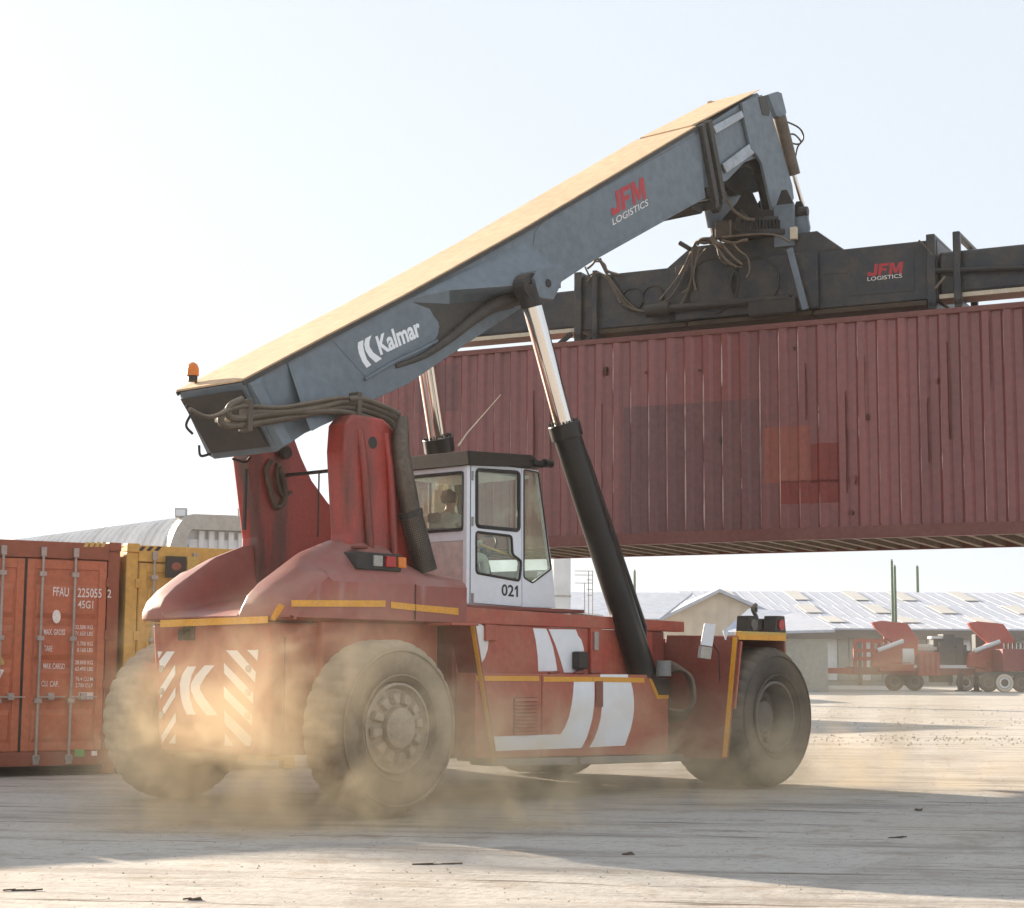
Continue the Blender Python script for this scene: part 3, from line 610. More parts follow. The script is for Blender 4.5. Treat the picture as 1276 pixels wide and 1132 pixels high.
# collar at the end of the outer boom
u = V((.861, 0, .508)); nrm = V((-.508, 0, .861))
def boompt(px, py, y): return at(px, py, y=y)
for dx, mat in ((0, 'boomdark'), (.19, 'boomdark')):
    a = V((6.66, 0, 8.73))+u*dx; b = V((6.98, 0, 7.74))+u*dx
    c = MB()
    for s in (-1, 1): c.hexa([a+V((0, s*.50, 0)), b+V((0, s*.50, 0)), b+V((0, s*.58, 0)), a+V((0, s*.58, 0)), a+V((0, s*.50, 0))+u*.10, b+V((0, s*.50, 0))+u*.10, b+V((0, s*.58, 0))+u*.10, a+V((0, s*.58, 0))+u*.10])
    c.hexa([a+V((0, -.58, -.02)), a+V((0, .58, -.02)), a+V((0, .58, .012)), a+V((0, -.58, .012)), a+V((0, -.58, -.02))+u*.1, a+V((0, .58, -.02))+u*.1, a+V((0, .58, .012))+u*.1, a+V((0, -.58, .012))+u*.1])
    c.hexa([b+V((0, -.58, -.10)), b+V((0, .58, -.10)), b+V((0, .58, .0)), b+V((0, -.58, .0)), b+V((0, -.58, -.10))+u*.1, b+V((0, .58, -.10))+u*.1, b+V((0, .58, .0))+u*.1, b+V((0, -.58, 0))+u*.1])
    c.build('boom_collar', M[mat], bo, bevel=.01)
MB().box((6.72, -.38, 7.60), (6.98, .38, 7.74)).build('wear_pad_housing', M['boomdark'], bo, bevel=.04)
# inner boom
ib = [at(*p, y=-.42) for p in ((866, 165), (878, 236), (905, 225), (912, 196), (950, 192), (935, 118), (920, 128))]
inner = [(6.5, 8.55), (6.95, 7.95), (7.50, 8.18), (7.95, 8.55), (8.3, 8.70), (8.45, 9.58), (8.30, 9.66)]
io = MB().prism(inner, -.42, .42).build('inner_boom', M['boom'], T, bevel=.01)
MB().prism([(6.62, 8.73), (8.30, 9.69), (8.32, 9.71), (6.62, 8.76)], -.44, .44).build('boom_top_plate', M['boomtop'], io)
for s in (-1, 1):
    sl1 = [(885, 158), (921, 138), (925, 147), (889, 168)]; sl2 = [(897, 205), (934, 177), (940, 190), (902, 217)]
    for sq in (sl1, sl2):
        pp = [at(*p, y=-.425) for p in sq]; pp = [V((v.x, s*.425, v.z)) for v in pp]
        MB().ext(pp, (0, s*.05, 0)).build('wear_rail', M['worn_steel'], io, bevel=.02)
# gooseneck: two plates and a back web
gl = [(921, 129), (946, 119), (957, 140), (972, 190), (984, 232), (986, 248), (981, 258), (986, 278), (972, 282), (962, 276), (955, 245), (946, 205), (941, 196), (932, 186), (924, 150)]
gn = MB()
for s in (-1, 1):
    pp = [at(*p, y=-.43) for p in gl]; gn.ext([V((v.x, s*.43, v.z)) for v in pp], (0, s*.05, 0))
wb = [at(*p, y=-.43) for p in ((946, 121), (958, 140), (973, 190), (984, 232))]
for a, b in zip(wb, wb[1:]): gn.bar(V((a.x, 0, a.z)), V((b.x, 0, b.z)), .86, .03, up=(1, 0, 0)) if False else gn.hexa([(a.x-.05, -.43, a.z), (b.x-.05, -.43, b.z), (b.x-.05, .43, b.z), (a.x-.05, .43, a.z), (a.x-.02, -.43, a.z), (b.x-.02, -.43, b.z), (b.x-.02, .43, b.z), (a.x-.02, .43, a.z)])
gno = gn.build('gooseneck', M['boom'], T, bevel=.01)
pk = [at(*p, y=-.485) for p in ((945, 121), (953, 120), (959, 138), (958, 145), (950, 143))]; MB().ext(pk, (0, -.004, 0)).build('worn_pad', M['boomdark'], gno)
ln = [at(*p, y=-.40) for p in ((950, 120), (962, 116), (967, 118), (973, 142), (970, 152), (960, 146))]
MB().ext(ln, (0, -.10, 0)).build('damper_lug', M['boom'], gno, bevel=.008)
a, b, c = at(971, 146, y=-.47), at(989, 218, y=-.47), at(1002, 262, y=-.47)
MB().cyl(a, b, .10, 20).build('damper_cylinder', M['exhaust'], gno, smooth=30)
MB().cyl(b, c, .035, 14).build('damper_rod', M['chrome'], gno, smooth=30)
for pts in ([(976, 150), (996, 160), (1001, 173), (993, 186), (989, 215)], [(981, 168), (990, 168), (998, 177), (993, 180), (982, 177)]):
    MB().tube(cat_curve([at(*p, y=-.5) for p in pts], 8), .014, 6).build('loose_hose', M['black'], gno)
MB().tube([at(958, 150, y=-.44), at(982, 222, y=-.44)], .02, 6).build('guide_rod', M['steel_dark'], gno)
iw = MB().tube(cat_curve([at(*p, y=-.2) for p in ((914, 205), (930, 200), (945, 210), (952, 235), (958, 268))], 6), .09, 10).build('inner_web', M['steel_dark'], gno, smooth=50)
MB().prism([(7.75, 8.3), (7.95, 8.6), (8.35, 8.55), (8.5, 8.2), (8.4, 7.8), (8.12, 7.75), (8.0, 8.1)], .30, .36).build('inner_web', M['boom'], gno, bevel=.02)
MB().prism([(7.5, 8.1), (7.7, 8.5), (8.2, 8.55), (8.5, 8.4), (8.3, 8.2), (8.0, 8.3), (7.95, 8.0), (7.85, 7.85), (7.7, 7.95)], -.05, .08).build('inner_web', M['steel_dark'], gno, bevel=.02)
# beacon on the tail
q = at(240, 471, y=.40); MB().cyl(q-V((0, 0, .04)), q+V((0, 0, .02)), .05, 14).build('beacon_base', M['black'], T)
MB().tube([q+V((0, 0, .02)), q+V((0, 0, .10)), q+V((0, 0, .14)), q+V((0, 0, .16))], [.065, .062, .045, .015], 16).build('beacon', M['orange_lamp'], T, smooth=60)
# logos on the boom
yb = -.509
def onb(px, py): return at(px, py, y=yb)
O = onb(474, 440); O2 = onb(526, 413)
K1 = crop([(300, 733), (290, 745), (268, 745), (262, 780), (272, 830), (295, 872), (328, 858), (312, 840), (296, 800), (292, 770), (298, 745)], 380, 240, 3.9875)
MB().ext([onb(*p) for p in crop([(264, 745), (290, 733), (289, 765), (295, 795), (308, 830), (329, 858), (306, 872), (284, 840), (268, 800), (262, 770)], 380, 240, 3.9875)], (0, -.002, 0)).build('emblem', M['white'], bo)
MB().ext([onb(*p) for p in crop([(300, 726), (330, 710), (320, 740), (320, 765), (338, 795), (382, 826), (352, 846), (318, 815), (300, 785), (294, 755)], 380, 240, 3.9875)], (0, -.002, 0)).build('emblem', M['white'], bo)
U = (onb(527, 416)-onb(475, 441)); Wv = onb(468, 419)-onb(474.5, 441)
lettering('Kalmar', onb(474, 442), U, Wv, M['white'], bo, Wv.length*.98, U.length*1.0, bold=.034)
def jfm(fn, parent, W_=1.0):
    """block letters J F M in a unit square mapped by fn(u,v)"""
    for pts in ([(0, 0), (.22, 0), (.27, .07), (.27, 1), (.175, 1), (.175, .24), (.09, .24), (.09, .34), (0, .34)],
                [(.31, 0), (.40, 0), (.40, .36), (.54, .36), (.54, .58), (.40, .58), (.40, .78), (.585, .78), (.585, 1), (.31, 1)],
                [(.62, 0), (.62, 1), (.735, 1), (.81, .42), (.885, 1), (1.0, 1), (1.0, 0), (.915, 0), (.915, .62), (.85, .10), (.77, .10), (.705, .62), (.705, 0)]):
        MB().ext([fn(u_, v_) for u_, v_ in pts], (0, -.002, 0) if parent is bo else fn(0, 0, True)).build('logo_letter', M['jfm_red'], parent)
o_, ex, ey = onb(762.5, 269.5), onb(805, 247.5)-onb(762.5, 269.5), onb(759, 242)-onb(762.5, 269.5)
jfm(lambda a, b: o_+ex*a+ey*b, bo)
lettering('LOGISTICS', onb(764, 281), onb(808, 256)-onb(764, 281), ey, M['text_white'], bo, .085, (onb(808, 256)-onb(764, 281)).length, bold=.005)
# ---- hose bundle along the tail
for k, pts in enumerate(([(300, 505), (283, 512), (275, 522), (282, 531), (310, 529), (360, 521), (420, 509), (455, 512), (485, 524), (500, 545)],
            [(302, 498), (288, 505), (284, 516), (295, 522), (330, 517), (390, 510), (430, 501), (460, 507), (490, 520), (503, 535)],
            [(236, 510), (262, 520), (300, 507), (350, 508), (400, 500), (432, 496), (470, 503), (495, 522)],
            [(306, 508), (350, 510), (410, 505), (445, 504), (470, 512), (488, 528), (497, 548)],
            [(310, 514), (360, 514), (415, 513), (450, 519), (478, 530), (492, 552)],
            [(434, 498), (452, 498), (480, 508), (497, 516)])):
    MB().tube(cat_curve([at(*p, y=-.66-.02*(k % 3)) for p in pts], 6), .036 if k != 2 else .022, 8).build('hydraulic_hose', M['hose'], T, smooth=60)
for px, py in ((308, 518), (444, 508)):
    q = at(px, py, y=-.67); MB().box((q.x-.03, -.73, q.z-.16), (q.x+.03, -.58, q.z+.16)).build('hose_clamp', M['hose'], T, bevel=.01)
for pts in ([(240, 513), (232, 530), (240, 541)], [(248, 555), (250, 568), (262, 566)], [(290, 572), (305, 576), (312, 570)], [(232, 506), (250, 516), (275, 520)]):
    MB().tube(cat_curve([at(*p, y=.2) for p in pts], 6), .014, 6).build('loose_hose', M['black'], T)
# ---- lift cylinders
for s in (-1, 1):
    y = s*.88
    a = V((2.69, y, 5.75)); b = V((3.42, y, 4.22)); c = V((5.05, y, 1.30))
    a = V((at(657, 358, y=-.88).x, y, at(657, 358, y=-.88).z)); b = V((at(703, 530, y=-1.01).x, s*1.01, at(703, 530, y=-1.01).z)); c = V((at(802, 842, y=-1.27).x, s*1.27, at(802, 842, y=-1.27).z))
    d = (a-b).normalized()
    rod = MB().cyl(b-d*.3, a-d*.22, .115, 40).build('lift_rod', M['chrome'], T, smooth=30)
    MB().cyl(a-d*.24, a+d*.02, .13, 20).cyl(a+V((0, -.09, 0)), a+V((0, .09, 0)), .16, 20).build('rod_eye', M['steel_dark'], rod, bevel=.01)
    cy = MB().cyl(c, b-d*.10, .165, 40).build('lift_cylinder', M['cylinder'], T, smooth=30)
    MB().cyl(b-d*.16, b+d*.02, .19, 32).build('gland_ring', M['cylinder'], cy, smooth=30, bevel=.01)
    for k in range(14):
        t = V((0, 1, 0)); w_ = d.cross(t); an = 2*PI*k/14; q = b+d*.02+(t*math.cos(an)+w_*math.sin(an))*.16
        MB().cyl(q, q+d*.03, .017, 6).build('gland_bolt', M['steel_dark'], cy)
    side = V((.89, 0, .45))*.19
    MB().tube([b-d*.2+side*.75+V((0, -.04, 0)), b-d*.5+side*1.1+V((0, -.04, 0)), c+d*.5+side*1.1+V((0, -.04, 0)), c+d*.3+side*.8], .03, 8).build('oil_pipe', M['cylinder'], cy, smooth=60)
    MB().box((c.x-.22, c.y-.10, 1.05), (c.x+.24, c.y+.10, 1.32)).build('cylinder_foot', M['steel_dark'], T, bevel=.04)
# ---- exhaust stack
e1, e2, e3 = at(531, 712, y=-.98), at(512, 640, y=-.95), at(498, 560, y=-.93)
ex_ = MB().tube([e2+(e2-e1)*-.05, at(505, 600, y=-.94), at(499, 560, y=-.93), at(500, 535, y=-.93)], [.10, .10, .095, .085], 20)
exo = ex_.build('exhaust_pipe', M['exhaust'], T, smooth=50)
tipp = at(502, 520, y=-.93)
MB().tube([at(500, 537, y=-.93), tipp], [.085, .055], 20, cap=False).build('exhaust_tip', M['exhaust'], exo, smooth=50)
MB().cyl(e1, e2, .12, 28).build('heat_shield', M['exhaust'], exo, smooth=50)
dd = (e2-e1); ax = dd.normalized(); sx_ = ax.cross(V((0, 1, 0))).normalized(); sy_ = ax.cross(sx_)
hs_ = MB()
vdir = (CAM-e1); vdir = (vdir-ax*vdir.dot(ax)).normalized(); vs = ax.cross(vdir)
for i in range(26):
    for j in range(-5, 6):
        an = (j+(.5 if i % 2 else 0))*.19+.1; q = e1+dd*((i+1)/27.5)+(vdir*math.cos(an)+vs*math.sin(an))*.1202
        nn = (vdir*math.cos(an)+vs*math.sin(an)); hs_.cyl(q-nn*.002, q+nn*.003, .009, 6)
hs_.build('shield_perforation', M['black'], exo, kind='stuff')
MB().cyl(e2-ax*.03, e2+ax*.03, .128, 24).build('shield_band', M['steel_dark'], exo)
for pts in ([(507, 560), (512, 590), (520, 630), (526, 660)], [(509, 575), (517, 610), (524, 650), (536, 690), (540, 708)], [(514, 640), (522, 652), (527, 670), (530, 695)]):
    MB().tube(cat_curve([at(*p, y=-.86) for p in pts], 6), .02, 8).build('hydraulic_hose', M['black'], T, smooth=60)

# ---- cab: y from -.80 to .62
CY0, CY1 = -.80, .60
def cp(px, py): q = at(px, py, y=CY0); return (q.x, q.z)
cab = empty('cab'); cab.parent = T
zf = 2.10; zt = 3.69
# corner posts and frame
cabside = [(1.80, zf), (3.32, zf), (3.36, 2.52), (3.24, 2.75), (3.02, zt), (1.80, zt-.04)]
fr = MB()
fr.box((1.81, CY0+.06, zf-.03), (3.30, CY1-.06, zf+.05))                      # floor
cabf = fr.build('cab_floor', M['cabwhite'], cab)
def framepoly(outer, holes, y0, y1, name, mat):
    """flat plate with holes: triangulated via bmesh"""
    bm = bmesh.new(); es = []
    for loop in [outer]+holes:
        vs = [bm.verts.new((x, y0, z)) for x, z in loop]
        for i in range(len(vs)): es.append(bm.edges.new((vs[i], vs[(i+1) % len(vs)])))
    bmesh.ops.triangle_fill(bm, use_beauty=True, use_dissolve=False, edges=es)
    r = bmesh.ops.extrude_face_region(bm, geom=bm.faces[:])
    bmesh.ops.translate(bm, verts=[g for g in r['geom'] if isinstance(g, bmesh.types.BMVert)], vec=(0, y1-y0, 0))
    bmesh.ops.recalc_face_normals(bm, faces=bm.faces)
    me = bpy.data.meshes.new(name); bm.to_mesh(me); bm.free(); me.materials.append(mat)
    o = bpy.data.objects.new(name, me); COL.objects.link(o); o.parent = cab; return o
def rnd(pts, r=.04, n=4):
    out = []
    m = len(pts)
    for i in range(m):
        p, a, b = V((*pts[i], 0)), V((*pts[i-1], 0)), V((*pts[(i+1) % m], 0))
        A = p+(a-p).normalized()*r; B = p+(b-p).normalized()*r
        for k in range(n+1):
            t = k/n; q = A*(1-t)**2+p*2*t*(1-t)+B*t*t; out.append((q.x, q.y))
    return out
c4 = lambda pts: crop(pts, 480, 520, 4.354)
w1 = rnd([cp(*p) for p in c4([(495, 285), (725, 300), (725, 615), (495, 592)])], .05)
w2 = rnd([cp(*p) for p in c4([(493, 622), (685, 645), (690, 745), (738, 780), (728, 888), (493, 845)])], .04)
w3 = rnd([cp(*p) for p in c4([(752, 285), (830, 300), (900, 825), (800, 900), (752, 870)])], .03)
door = [cp(*p) for p in c4([(468, 245), (738, 278), (740, 1028), (462, 1005)])]
front = [cp(*p) for p in c4([(742, 278), (830, 290), (908, 828), (925, 1035), (744, 1030)])]
for side, yy, yy2 in ((0, CY0, CY0+.05), (1, CY1, CY1-.05)):
    d_ = framepoly(door, [w1, w2], yy, yy2, 'cab_door', M['cabwhite']); f_ = framepoly(front, [w3], yy, yy2, 'cab_side', M['cabwhite'])
    for w_, thick in ((w1, .045), (w2, .03), (w3, .02)):
        yo_ = yy-.012 if side == 0 else yy+.012
        ri = MB().tube([(x, yo_+ (0.012 if side == 0 else -.012), z) for x, z in w_]+[(w_[0][0], yo_+(0.012 if side == 0 else -.012), w_[0][1])], thick*.5, 6, cap=False).build('window_seal', M['black'], cab, smooth=60)
        MB().ext([(x, (yy+yy2)/2, z) for x, z in w_], (0, .006, 0)).build('window', M['glass_dusty' if w_ is w3 else 'glass'], cab)
# rear wall with window, wide in y: build in y-z by swapping axes
def rearplate(outer, holes, x0, x1, name, mat):
    o = framepoly([(p[0], p[1]) for p in outer], holes, 0, x1-x0, name, mat)
    for v in o.data.vertices: v.co = V((x0+v.co.y, v.co.x, v.co.z))
    o.data.flip_normals(); return o
rz0, rz1 = 2.94, 3.55
rw = rnd([(-.74, rz0-.02), (-.05+.1, rz0-.02), (.50, rz0), (.50, rz1), (-.74, rz1)], .05)
rearplate([(CY0, 2.80), (CY1, 2.80), (CY1, zt-.03), (CY0, zt-.06)], [rw], 1.80, 1.85, 'cab_rear_wall', M['cabwhite'])
MB().box((1.795, CY0, 2.10), (1.85, CY1, 2.795)).build('cab_rear_wall', M['cabpink'], cab, bevel=.005)
MB().ext([(1.82, y, z) for y, z in rw], (.006, 0, 0)).build('window', M['glass_dusty'], cab)
MB().tube([(1.795, y, z) for y, z in rw]+[(1.795, *rw[0])], .02, 6, cap=False).build('window_seal', M['black'], cab, smooth=60)
MB().ext([(1.785, CY0-.006, 2.10), (1.865, CY0-.006, 2.10), (1.865, CY0-.006, zt-.05), (1.785, CY0-.006, zt-.05)], (0, .06, 0)).build('corner_post', M['cabwhite'], cab, bevel=.01)
# windscreen
a_, b_ = front[1], front[2]
MB().ext([(a_[0]-.01, CY0+.05, a_[1]), (b_[0]-.01, CY0+.05, b_[1]), (b_[0]-.01, CY1-.05, b_[1]), (a_[0]-.01, CY1-.05, a_[1])], (.01, 0, 0)).build('windscreen', M['glass'], cab)
MB().hexa([(b_[0]-.03, CY0+.05, b_[1]), (front[3][0]-.03, CY0+.05, 2.1), (front[3][0]-.03, CY1-.05, 2.1), (b_[0]-.03, CY1-.05, b_[1]), (b_[0], CY0+.05, b_[1]), (front[3][0], CY0+.05, 2.1), (front[3][0], CY1-.05, 2.1), (b_[0], CY1-.05, b_[1])]).build('cab_front_panel', M['cabwhite'], cab)
# roof
rf = MB()
rb = [(1.76, CY0-.06, 3.62), (3.06, CY0-.06, 3.71), (3.14, CY1+.06, 3.71), (1.76, CY1+.06, 3.62)]
rt = [(1.86, CY0+.06, 3.80), (2.98, CY0+.08, 3.86), (2.98, CY1-.06, 3.86), (1.86, CY1-.06, 3.80)]
rf.hexa(rb+rt); rf.build('roof', M['roofdark'], cab, bevel=.012)
q = at(675, 580, y=-.80); MB().cyl(q+V((-.02, -.05, .02)), q+V((.10, -.05, .02)), .05, 12).box((q.x-.2, -.86, 3.73), (q.x+.02, .5, 3.78)).build('roof_lamp', M['black'], cab)
MB().tube([at(571, 556, y=-.5), at(582, 540, y=-.5), at(624, 492, y=-.5)], [.012, .008, .004], 6).build('aerial', M['cream'], cab)
# door seam, hinges, handle, number
for p1, p2 in (((586, 578), (585, 752)), ):
    a = cp(*p1); b = cp(*p2); MB().bar((a[0], CY0-.004, a[1]), (b[0], CY0-.004, b[1]), .012, .008).build('door_seam', M['black'], cab)
for py in (593, 650, 745): 
    a = cp(588, py); MB().cyl((a[0], CY0-.012, a[1]-.05), (a[0], CY0-.012, a[1]+.05), .014, 8).build('door_hinge', M['galv'], cab)
a = at(625, 742, y=CY0-.003); b = at(645.5, 744, y=CY0-.003)
lettering('021', a, b-a, (0, 0, 1), M['steel_dark'], cab, .125, (b-a).length, bold=.02)
a = at(641.6, 732.5, y=CY0-.003); MB().ext([(a.x, a.y, a.z-.005), (a.x, a.y, a.z-.03), (a.x+.035, a.y, a.z+.0), (a.x+.035, a.y, a.z+.025)], (0, .002, 0)).build('lettering', M['steel_dark'], cab)
a = at(676, 716, y=CY0+.08); MB().box((a.x-.09, CY0+.08, a.z-.05), (a.x+.05, CY0+.085, a.z+.03)).build('sticker', M['white'], cab)
# interior: seat, wheel, console, bars, inner mirror
st = MB().box((2.0, -.36, 2.45), (2.5, .14, 2.60)).box((1.96, -.30, 2.6), (2.06, .08, 2.98)).build('driver_seat', M['seat'], cab, bevel=.05)
MB().box((1.96, -.20, 3.03), (2.03, -.02, 3.15)).build('headrest', M['seat'], cab, bevel=.03)
MB().box((2.1, -.3, 2.15), (2.4, .06, 2.45)).build('seat_base', M['steel_dark'], cab)
MB().lathe([(.17, -.015), (.185, 0), (.20, -.015), (.185, -.03), (.17, -.015)], (0, 0, 0), 'z', 28).build('steering_wheel', M['black'], cab)
sw = cab.children[-1] if cab.children else None
for o in COL.objects:
    if o.name == 'steering_wheel': o.location = (2.82, -.1, 2.80); o.rotation_euler = (0, math.radians(-55), 0)
MB().cyl((2.82, -.1, 2.80), (3.05, -.1, 2.15), .04, 10).build('steering_column', M['steel_dark'], cab)
MB().box((2.55, .22, 2.15), (3.1, .5, 2.62)).build('console', M['steel_dark'], cab, bevel=.03)
MB().box((3.0, -.7, 2.15), (3.22, .5, 2.45)).build('dashboard', M['steel_dark'], cab, bevel=.03)
MB().tube([at(597, 678, y=-.7), at(640, 694, y=-.7)], .012, 6).build('grab_bar', M['yellow_pale'], cab)
MB().box((1.87, -.70, 3.58), (2.95, .5, 3.615)).build('headlining', M['cabwhite'], cab)
mi = MB().lathe([(0, -.02), (.5, -.02), (.55, 0), (.5, .02), (0, .02)], (0, 0, 0), 'x', 28).build('inner_mirror', M['patch_orange'], cab, smooth=40)
mi.scale = (.6, .20, .13); mi.location = (2.1, -.52, 3.36)
MB().box((1.9, .44, 2.75), (2.25, .47, 3.55)).box((2.6, .46, 2.3), (2.9, .48, 3.5)).build('added_pale_fill_panel', M['cream'], cab)  # cream panels added inside only to brighten the view through the windows
MB().bar((2.95, .52, 2.2), (2.9, .52, 3.6), .05).bar((1.9, .52, 3.2), (2.9, .52, 3.2), .03).build('inner_post', M['interior'], cab)
# operator on the seat, seen through the dusty rear window
M['skin'] = paint('skin', (.42, .24, .17), None, .2, 6, .5); M['overall'] = paint('pale_work_clothes', (.50, .54, .48), (.42, .46, .42), .5, 5, .8); M['hair'] = paint('brown_hair', (.06, .04, .03), None, .4, 20, .7)
def operator(ox, oy, oz):
    root = empty('person', (ox, oy, oz), label='machine operator in a pale work shirt sitting behind the cab window, facing forward', cat='person')
    vs = [(0, 0, .08), (-.02, 0, .22), (-.03, 0, .38), (-.02, 0, .50), (0, 0, .575), (.015, 0, .64), (.02, 0, .70), (.015, 0, .765), (.0, 0, .80)]
    rs = [.155, .135, .15, .13, .055, .052, .082, .092, .055]; es = [(i, i+1) for i in range(8)]
    def add(p, r_, par): vs.append(p); rs.append(r_); es.append((par, len(vs)-1)); return len(vs)-1
    for s_ in (-1, 1):
        a = add((-.01, s_*.19, .48), .065, 3); b = add((.05, s_*.24, .26), .048, a); c = add((.28, s_*.20, .22), .036, b); h = add((.38, s_*.17, .27), .03, c)
        for k in range(4):
            f1 = add((.43+.008*(k % 3), s_*(.135+.022*k), .305-.004*k), .0105, h); f2 = add((.455, s_*(.135+.022*k), .285), .0095, f1); add((.445, s_*(.135+.022*k), .262), .008, f2)
        t1 = add((.395, s_*.125, .285), .011, h); add((.425, s_*.115, .27), .009, t1)
        th = add((.10, s_*.10, .05), .10, 0); kn = add((.44, s_*.14, .07), .066, th); an = add((.50, s_*.14, -.32), .042, kn); add((.60, s_*.14, -.36), .038, an)
    me = bpy.data.meshes.new('body'); me.from_pydata(vs, es, []); o = bpy.data.objects.new('body', me); COL.objects.link(o)
    sk = o.modifiers.new('skin', 'SKIN'); o.modifiers.new('sub', 'SUBSURF').levels = 2
    for i, r_ in enumerate(rs): me.skin_vertices[0].data[i].radius = (r_, r_*(1.25 if i in (1, 2, 3) else 1))
    me.skin_vertices[0].data[0].use_root = True
    m2 = bpy.data.meshes.new_from_object(o.evaluated_get(bpy.context.evaluated_depsgraph_get())); bpy.data.objects.remove(o)
    m2.materials.clear(); m2.materials.append(M['overall']); m2.materials.append(M['skin'])
    for p in m2.polygons:
        c = p.center; p.use_smooth = True; p.material_index = 1 if (c.z > .555 or (c.x > .33 and c.z > .2)) else 0
    o = bpy.data.objects.new('body', m2); COL.objects.link(o); o.parent = root
    MB().tube([(.095, 0, .73), (.122, 0, .70), (.10, 0, .688)], [.008, .014, .008], 8).build('nose', M['skin'], root, smooth=60)
    for s_ in (-1, 1):
        MB().tube([(.01, s_*.085, .675), (.0, s_*.098, .70), (.01, s_*.088, .73)], [.008, .016, .01], 8).build('ear', M['skin'], root, smooth=60)
        MB().tube([(.092, s_*.032, .722), (.104, s_*.032, .722)], [.011, .004], 8).build('eye', M['hair'], root)
    MB().bar((.098, -.022, .662), (.098, .022, .662), .006).build('mouth', M['hair'], root)
    MB().tube([(-.01, 0, .68), (-.012, 0, .74), (-.005, 0, .80), (.0, 0, .835)], [.082, .098, .082, .02], 18).build('hair', M['hair'], root, smooth=60)
operator(2.24, -.11, 2.60)
# walkway/handrail bits at cab foot
MB().box((1.3, -1.0, 2.045), (3.6, .9, 2.085)).build('deck', M['red_dark'], T, bevel=.006)

# ==================================================================== CARRIED CONTAINER
def local_at(O, an, px, py, off):
    """photo pixel -> local coordinates on the plane y=off of a frame at O turned by an about z"""
    ux = V((math.cos(an), math.sin(an), 0)); uy = V((-math.sin(an), math.cos(an), 0)); d = ray(px, py)
    t = (V(O)+uy*off-CAM).dot(uy)/d.dot(uy); X = CAM+d*t-V(O)
    return V((X.dot(ux), off, X.z))
CO, CA = V((6.15, 5.50, 3.13)), math.radians(-75.857)
LC, HC, WC = 12.35, 3.0, 2.5
cc = empty('shipping_container', CO, CA, label='long faded oxide red shipping container hanging in the air under the spreader', cat='shipping container', group=None)
PIT = .2745
def corr(x0, x1, z0, z1, y0, name, mat, parent, sgn=1, th=.0, depth=.044, axis='x'):
    """corrugated sheet along x, standing on plane y0, ridges towards -y*sgn"""
    prof = []
    k0 = math.floor(x0/PIT)-1; x = k0*PIT
    pts = []
    while x < x1+PIT:
        pts += [(x, 0), (x+.104, 0), (x+.146, 1), (x+.232, 1)]; x += PIT
    def f(xx):
        for (a, b), (c, d) in zip(pts, pts[1:]):
            if a <= xx <= c: return b+(d-b)*((xx-a)/max(1e-6, c-a))
        return 0
    X = sorted(set([x0, x1]+[p[0] for p in pts if x0 < p[0] < x1]))
    m = MB(); vs = []; fs = []
    for x in X:
        yy = y0+sgn*depth*(1-f(x))
        for z in (z0, z1): vs.append((x, yy-sgn*th, z))
    for x in X:
        yy = y0+sgn*depth*(1-f(x))
        for z in (z0, z1): vs.append((x, yy+sgn*.004, z))
    n = len(X)*2
    for i in range(len(X)-1):
        a = 2*i; fs.append((a, a+2, a+3, a+1)); fs.append((n+a, n+a+1, n+a+3, n+a+2))
    fs += [(0, 1, n+1, n), (n-2, 2*n-2, 2*n-1, n-1)]
    for i in range(len(X)-1): a = 2*i; fs += [(a, n+a, n+a+2, a+2), (a+1, a+3, n+a+3, n+a+1)]
    m.add(vs, fs); return m.build(name, mat, parent)
nP = 9
ends = [.16+i*PIT*5 for i in range(nP)]; ends = [e for e in ends if e < LC-.3]+[LC-.16]
for a, b in zip(ends, ends[1:]):
    corr(a, b, .17, HC-.075, .012, 'side_panel', M['cont'], cc)
for a, b in zip(ends, ends[1:]): corr(a, b, .17, HC-.075, WC-.012, 'side_panel', M['cont'], cc, sgn=-1)
MB().box((0, 0, HC-.08), (LC, .07, HC-.005)).build('top_rail', M['cont_dark'], cc, bevel=.006)
MB().box((0, WC-.07, HC-.08), (LC, WC, HC-.005)).build('top_rail', M['cont_dark'], cc, bevel=.006)
for y0, y1, sg in ((0, .055, 1), (WC-.055, WC, -1)):
    b = MB().box((.15, y0, .012), (LC-.15, y1, .17)); b.box((.15, min(y0, y0), .006), (LC-.15, y1+(.05 if sg > 0 else 0), .012)); b.build('bottom_rail', M['cont_dark'], cc, bevel=.005)
MB().box((.15, .03, HC-.03), (LC-.15, WC-.03, HC-.015)).build('roof', M['cont_dark'], cc)
MB().box((.1, .06, .13), (LC-.1, WC-.06, .165)).build('floor', M['wood'], cc)
x = .35
while x < LC-.2:
    MB().box((x, .056, .02), (x+.045, WC-.056, .128)).box((x-.04, .056, .018), (x+.045, WC-.056, .03)).build('floor_beam', M['beam'], cc); x += .305
for x in (0, LC-.16):
    for y in (0, WC-.16):
        MB().box((x, y, .118), (x+.16, y+.16, HC-.118)).build('corner_post', M['cont_dark'], cc, bevel=.008)
        for z in (0, HC-.118): MB().box((x-.004, y-.004, z), (x+.172, y+.164, z+.118)).build('corner_casting', M['cont_dark'], cc, bevel=.008)
for x, nm in ((.02, 'end_wall'), (LC-.06, 'door_leaf')): MB().box((x, .16, .13), (x+.04, WC-.16, HC-.08)).build(nm, M['cont'], cc)
def patch(p0, p1, mat):
    a = local_at(CO, CA, *p0, .012); b = local_at(CO, CA, *p1, .012)
    corr(a.x, b.x, b.z, a.z, .012, 'paint_patch', mat, cc, th=.003)
patch((776, 508), (951, 662), M['patch_grey']); patch((520, 458), (569, 512), M['patch_grey'])
patch((952, 533), (1009, 600), M['patch_orange']); patch((1009, 553), (1046, 600), M['patch_red']); patch((972, 600), (1046, 626), M['patch_red'])
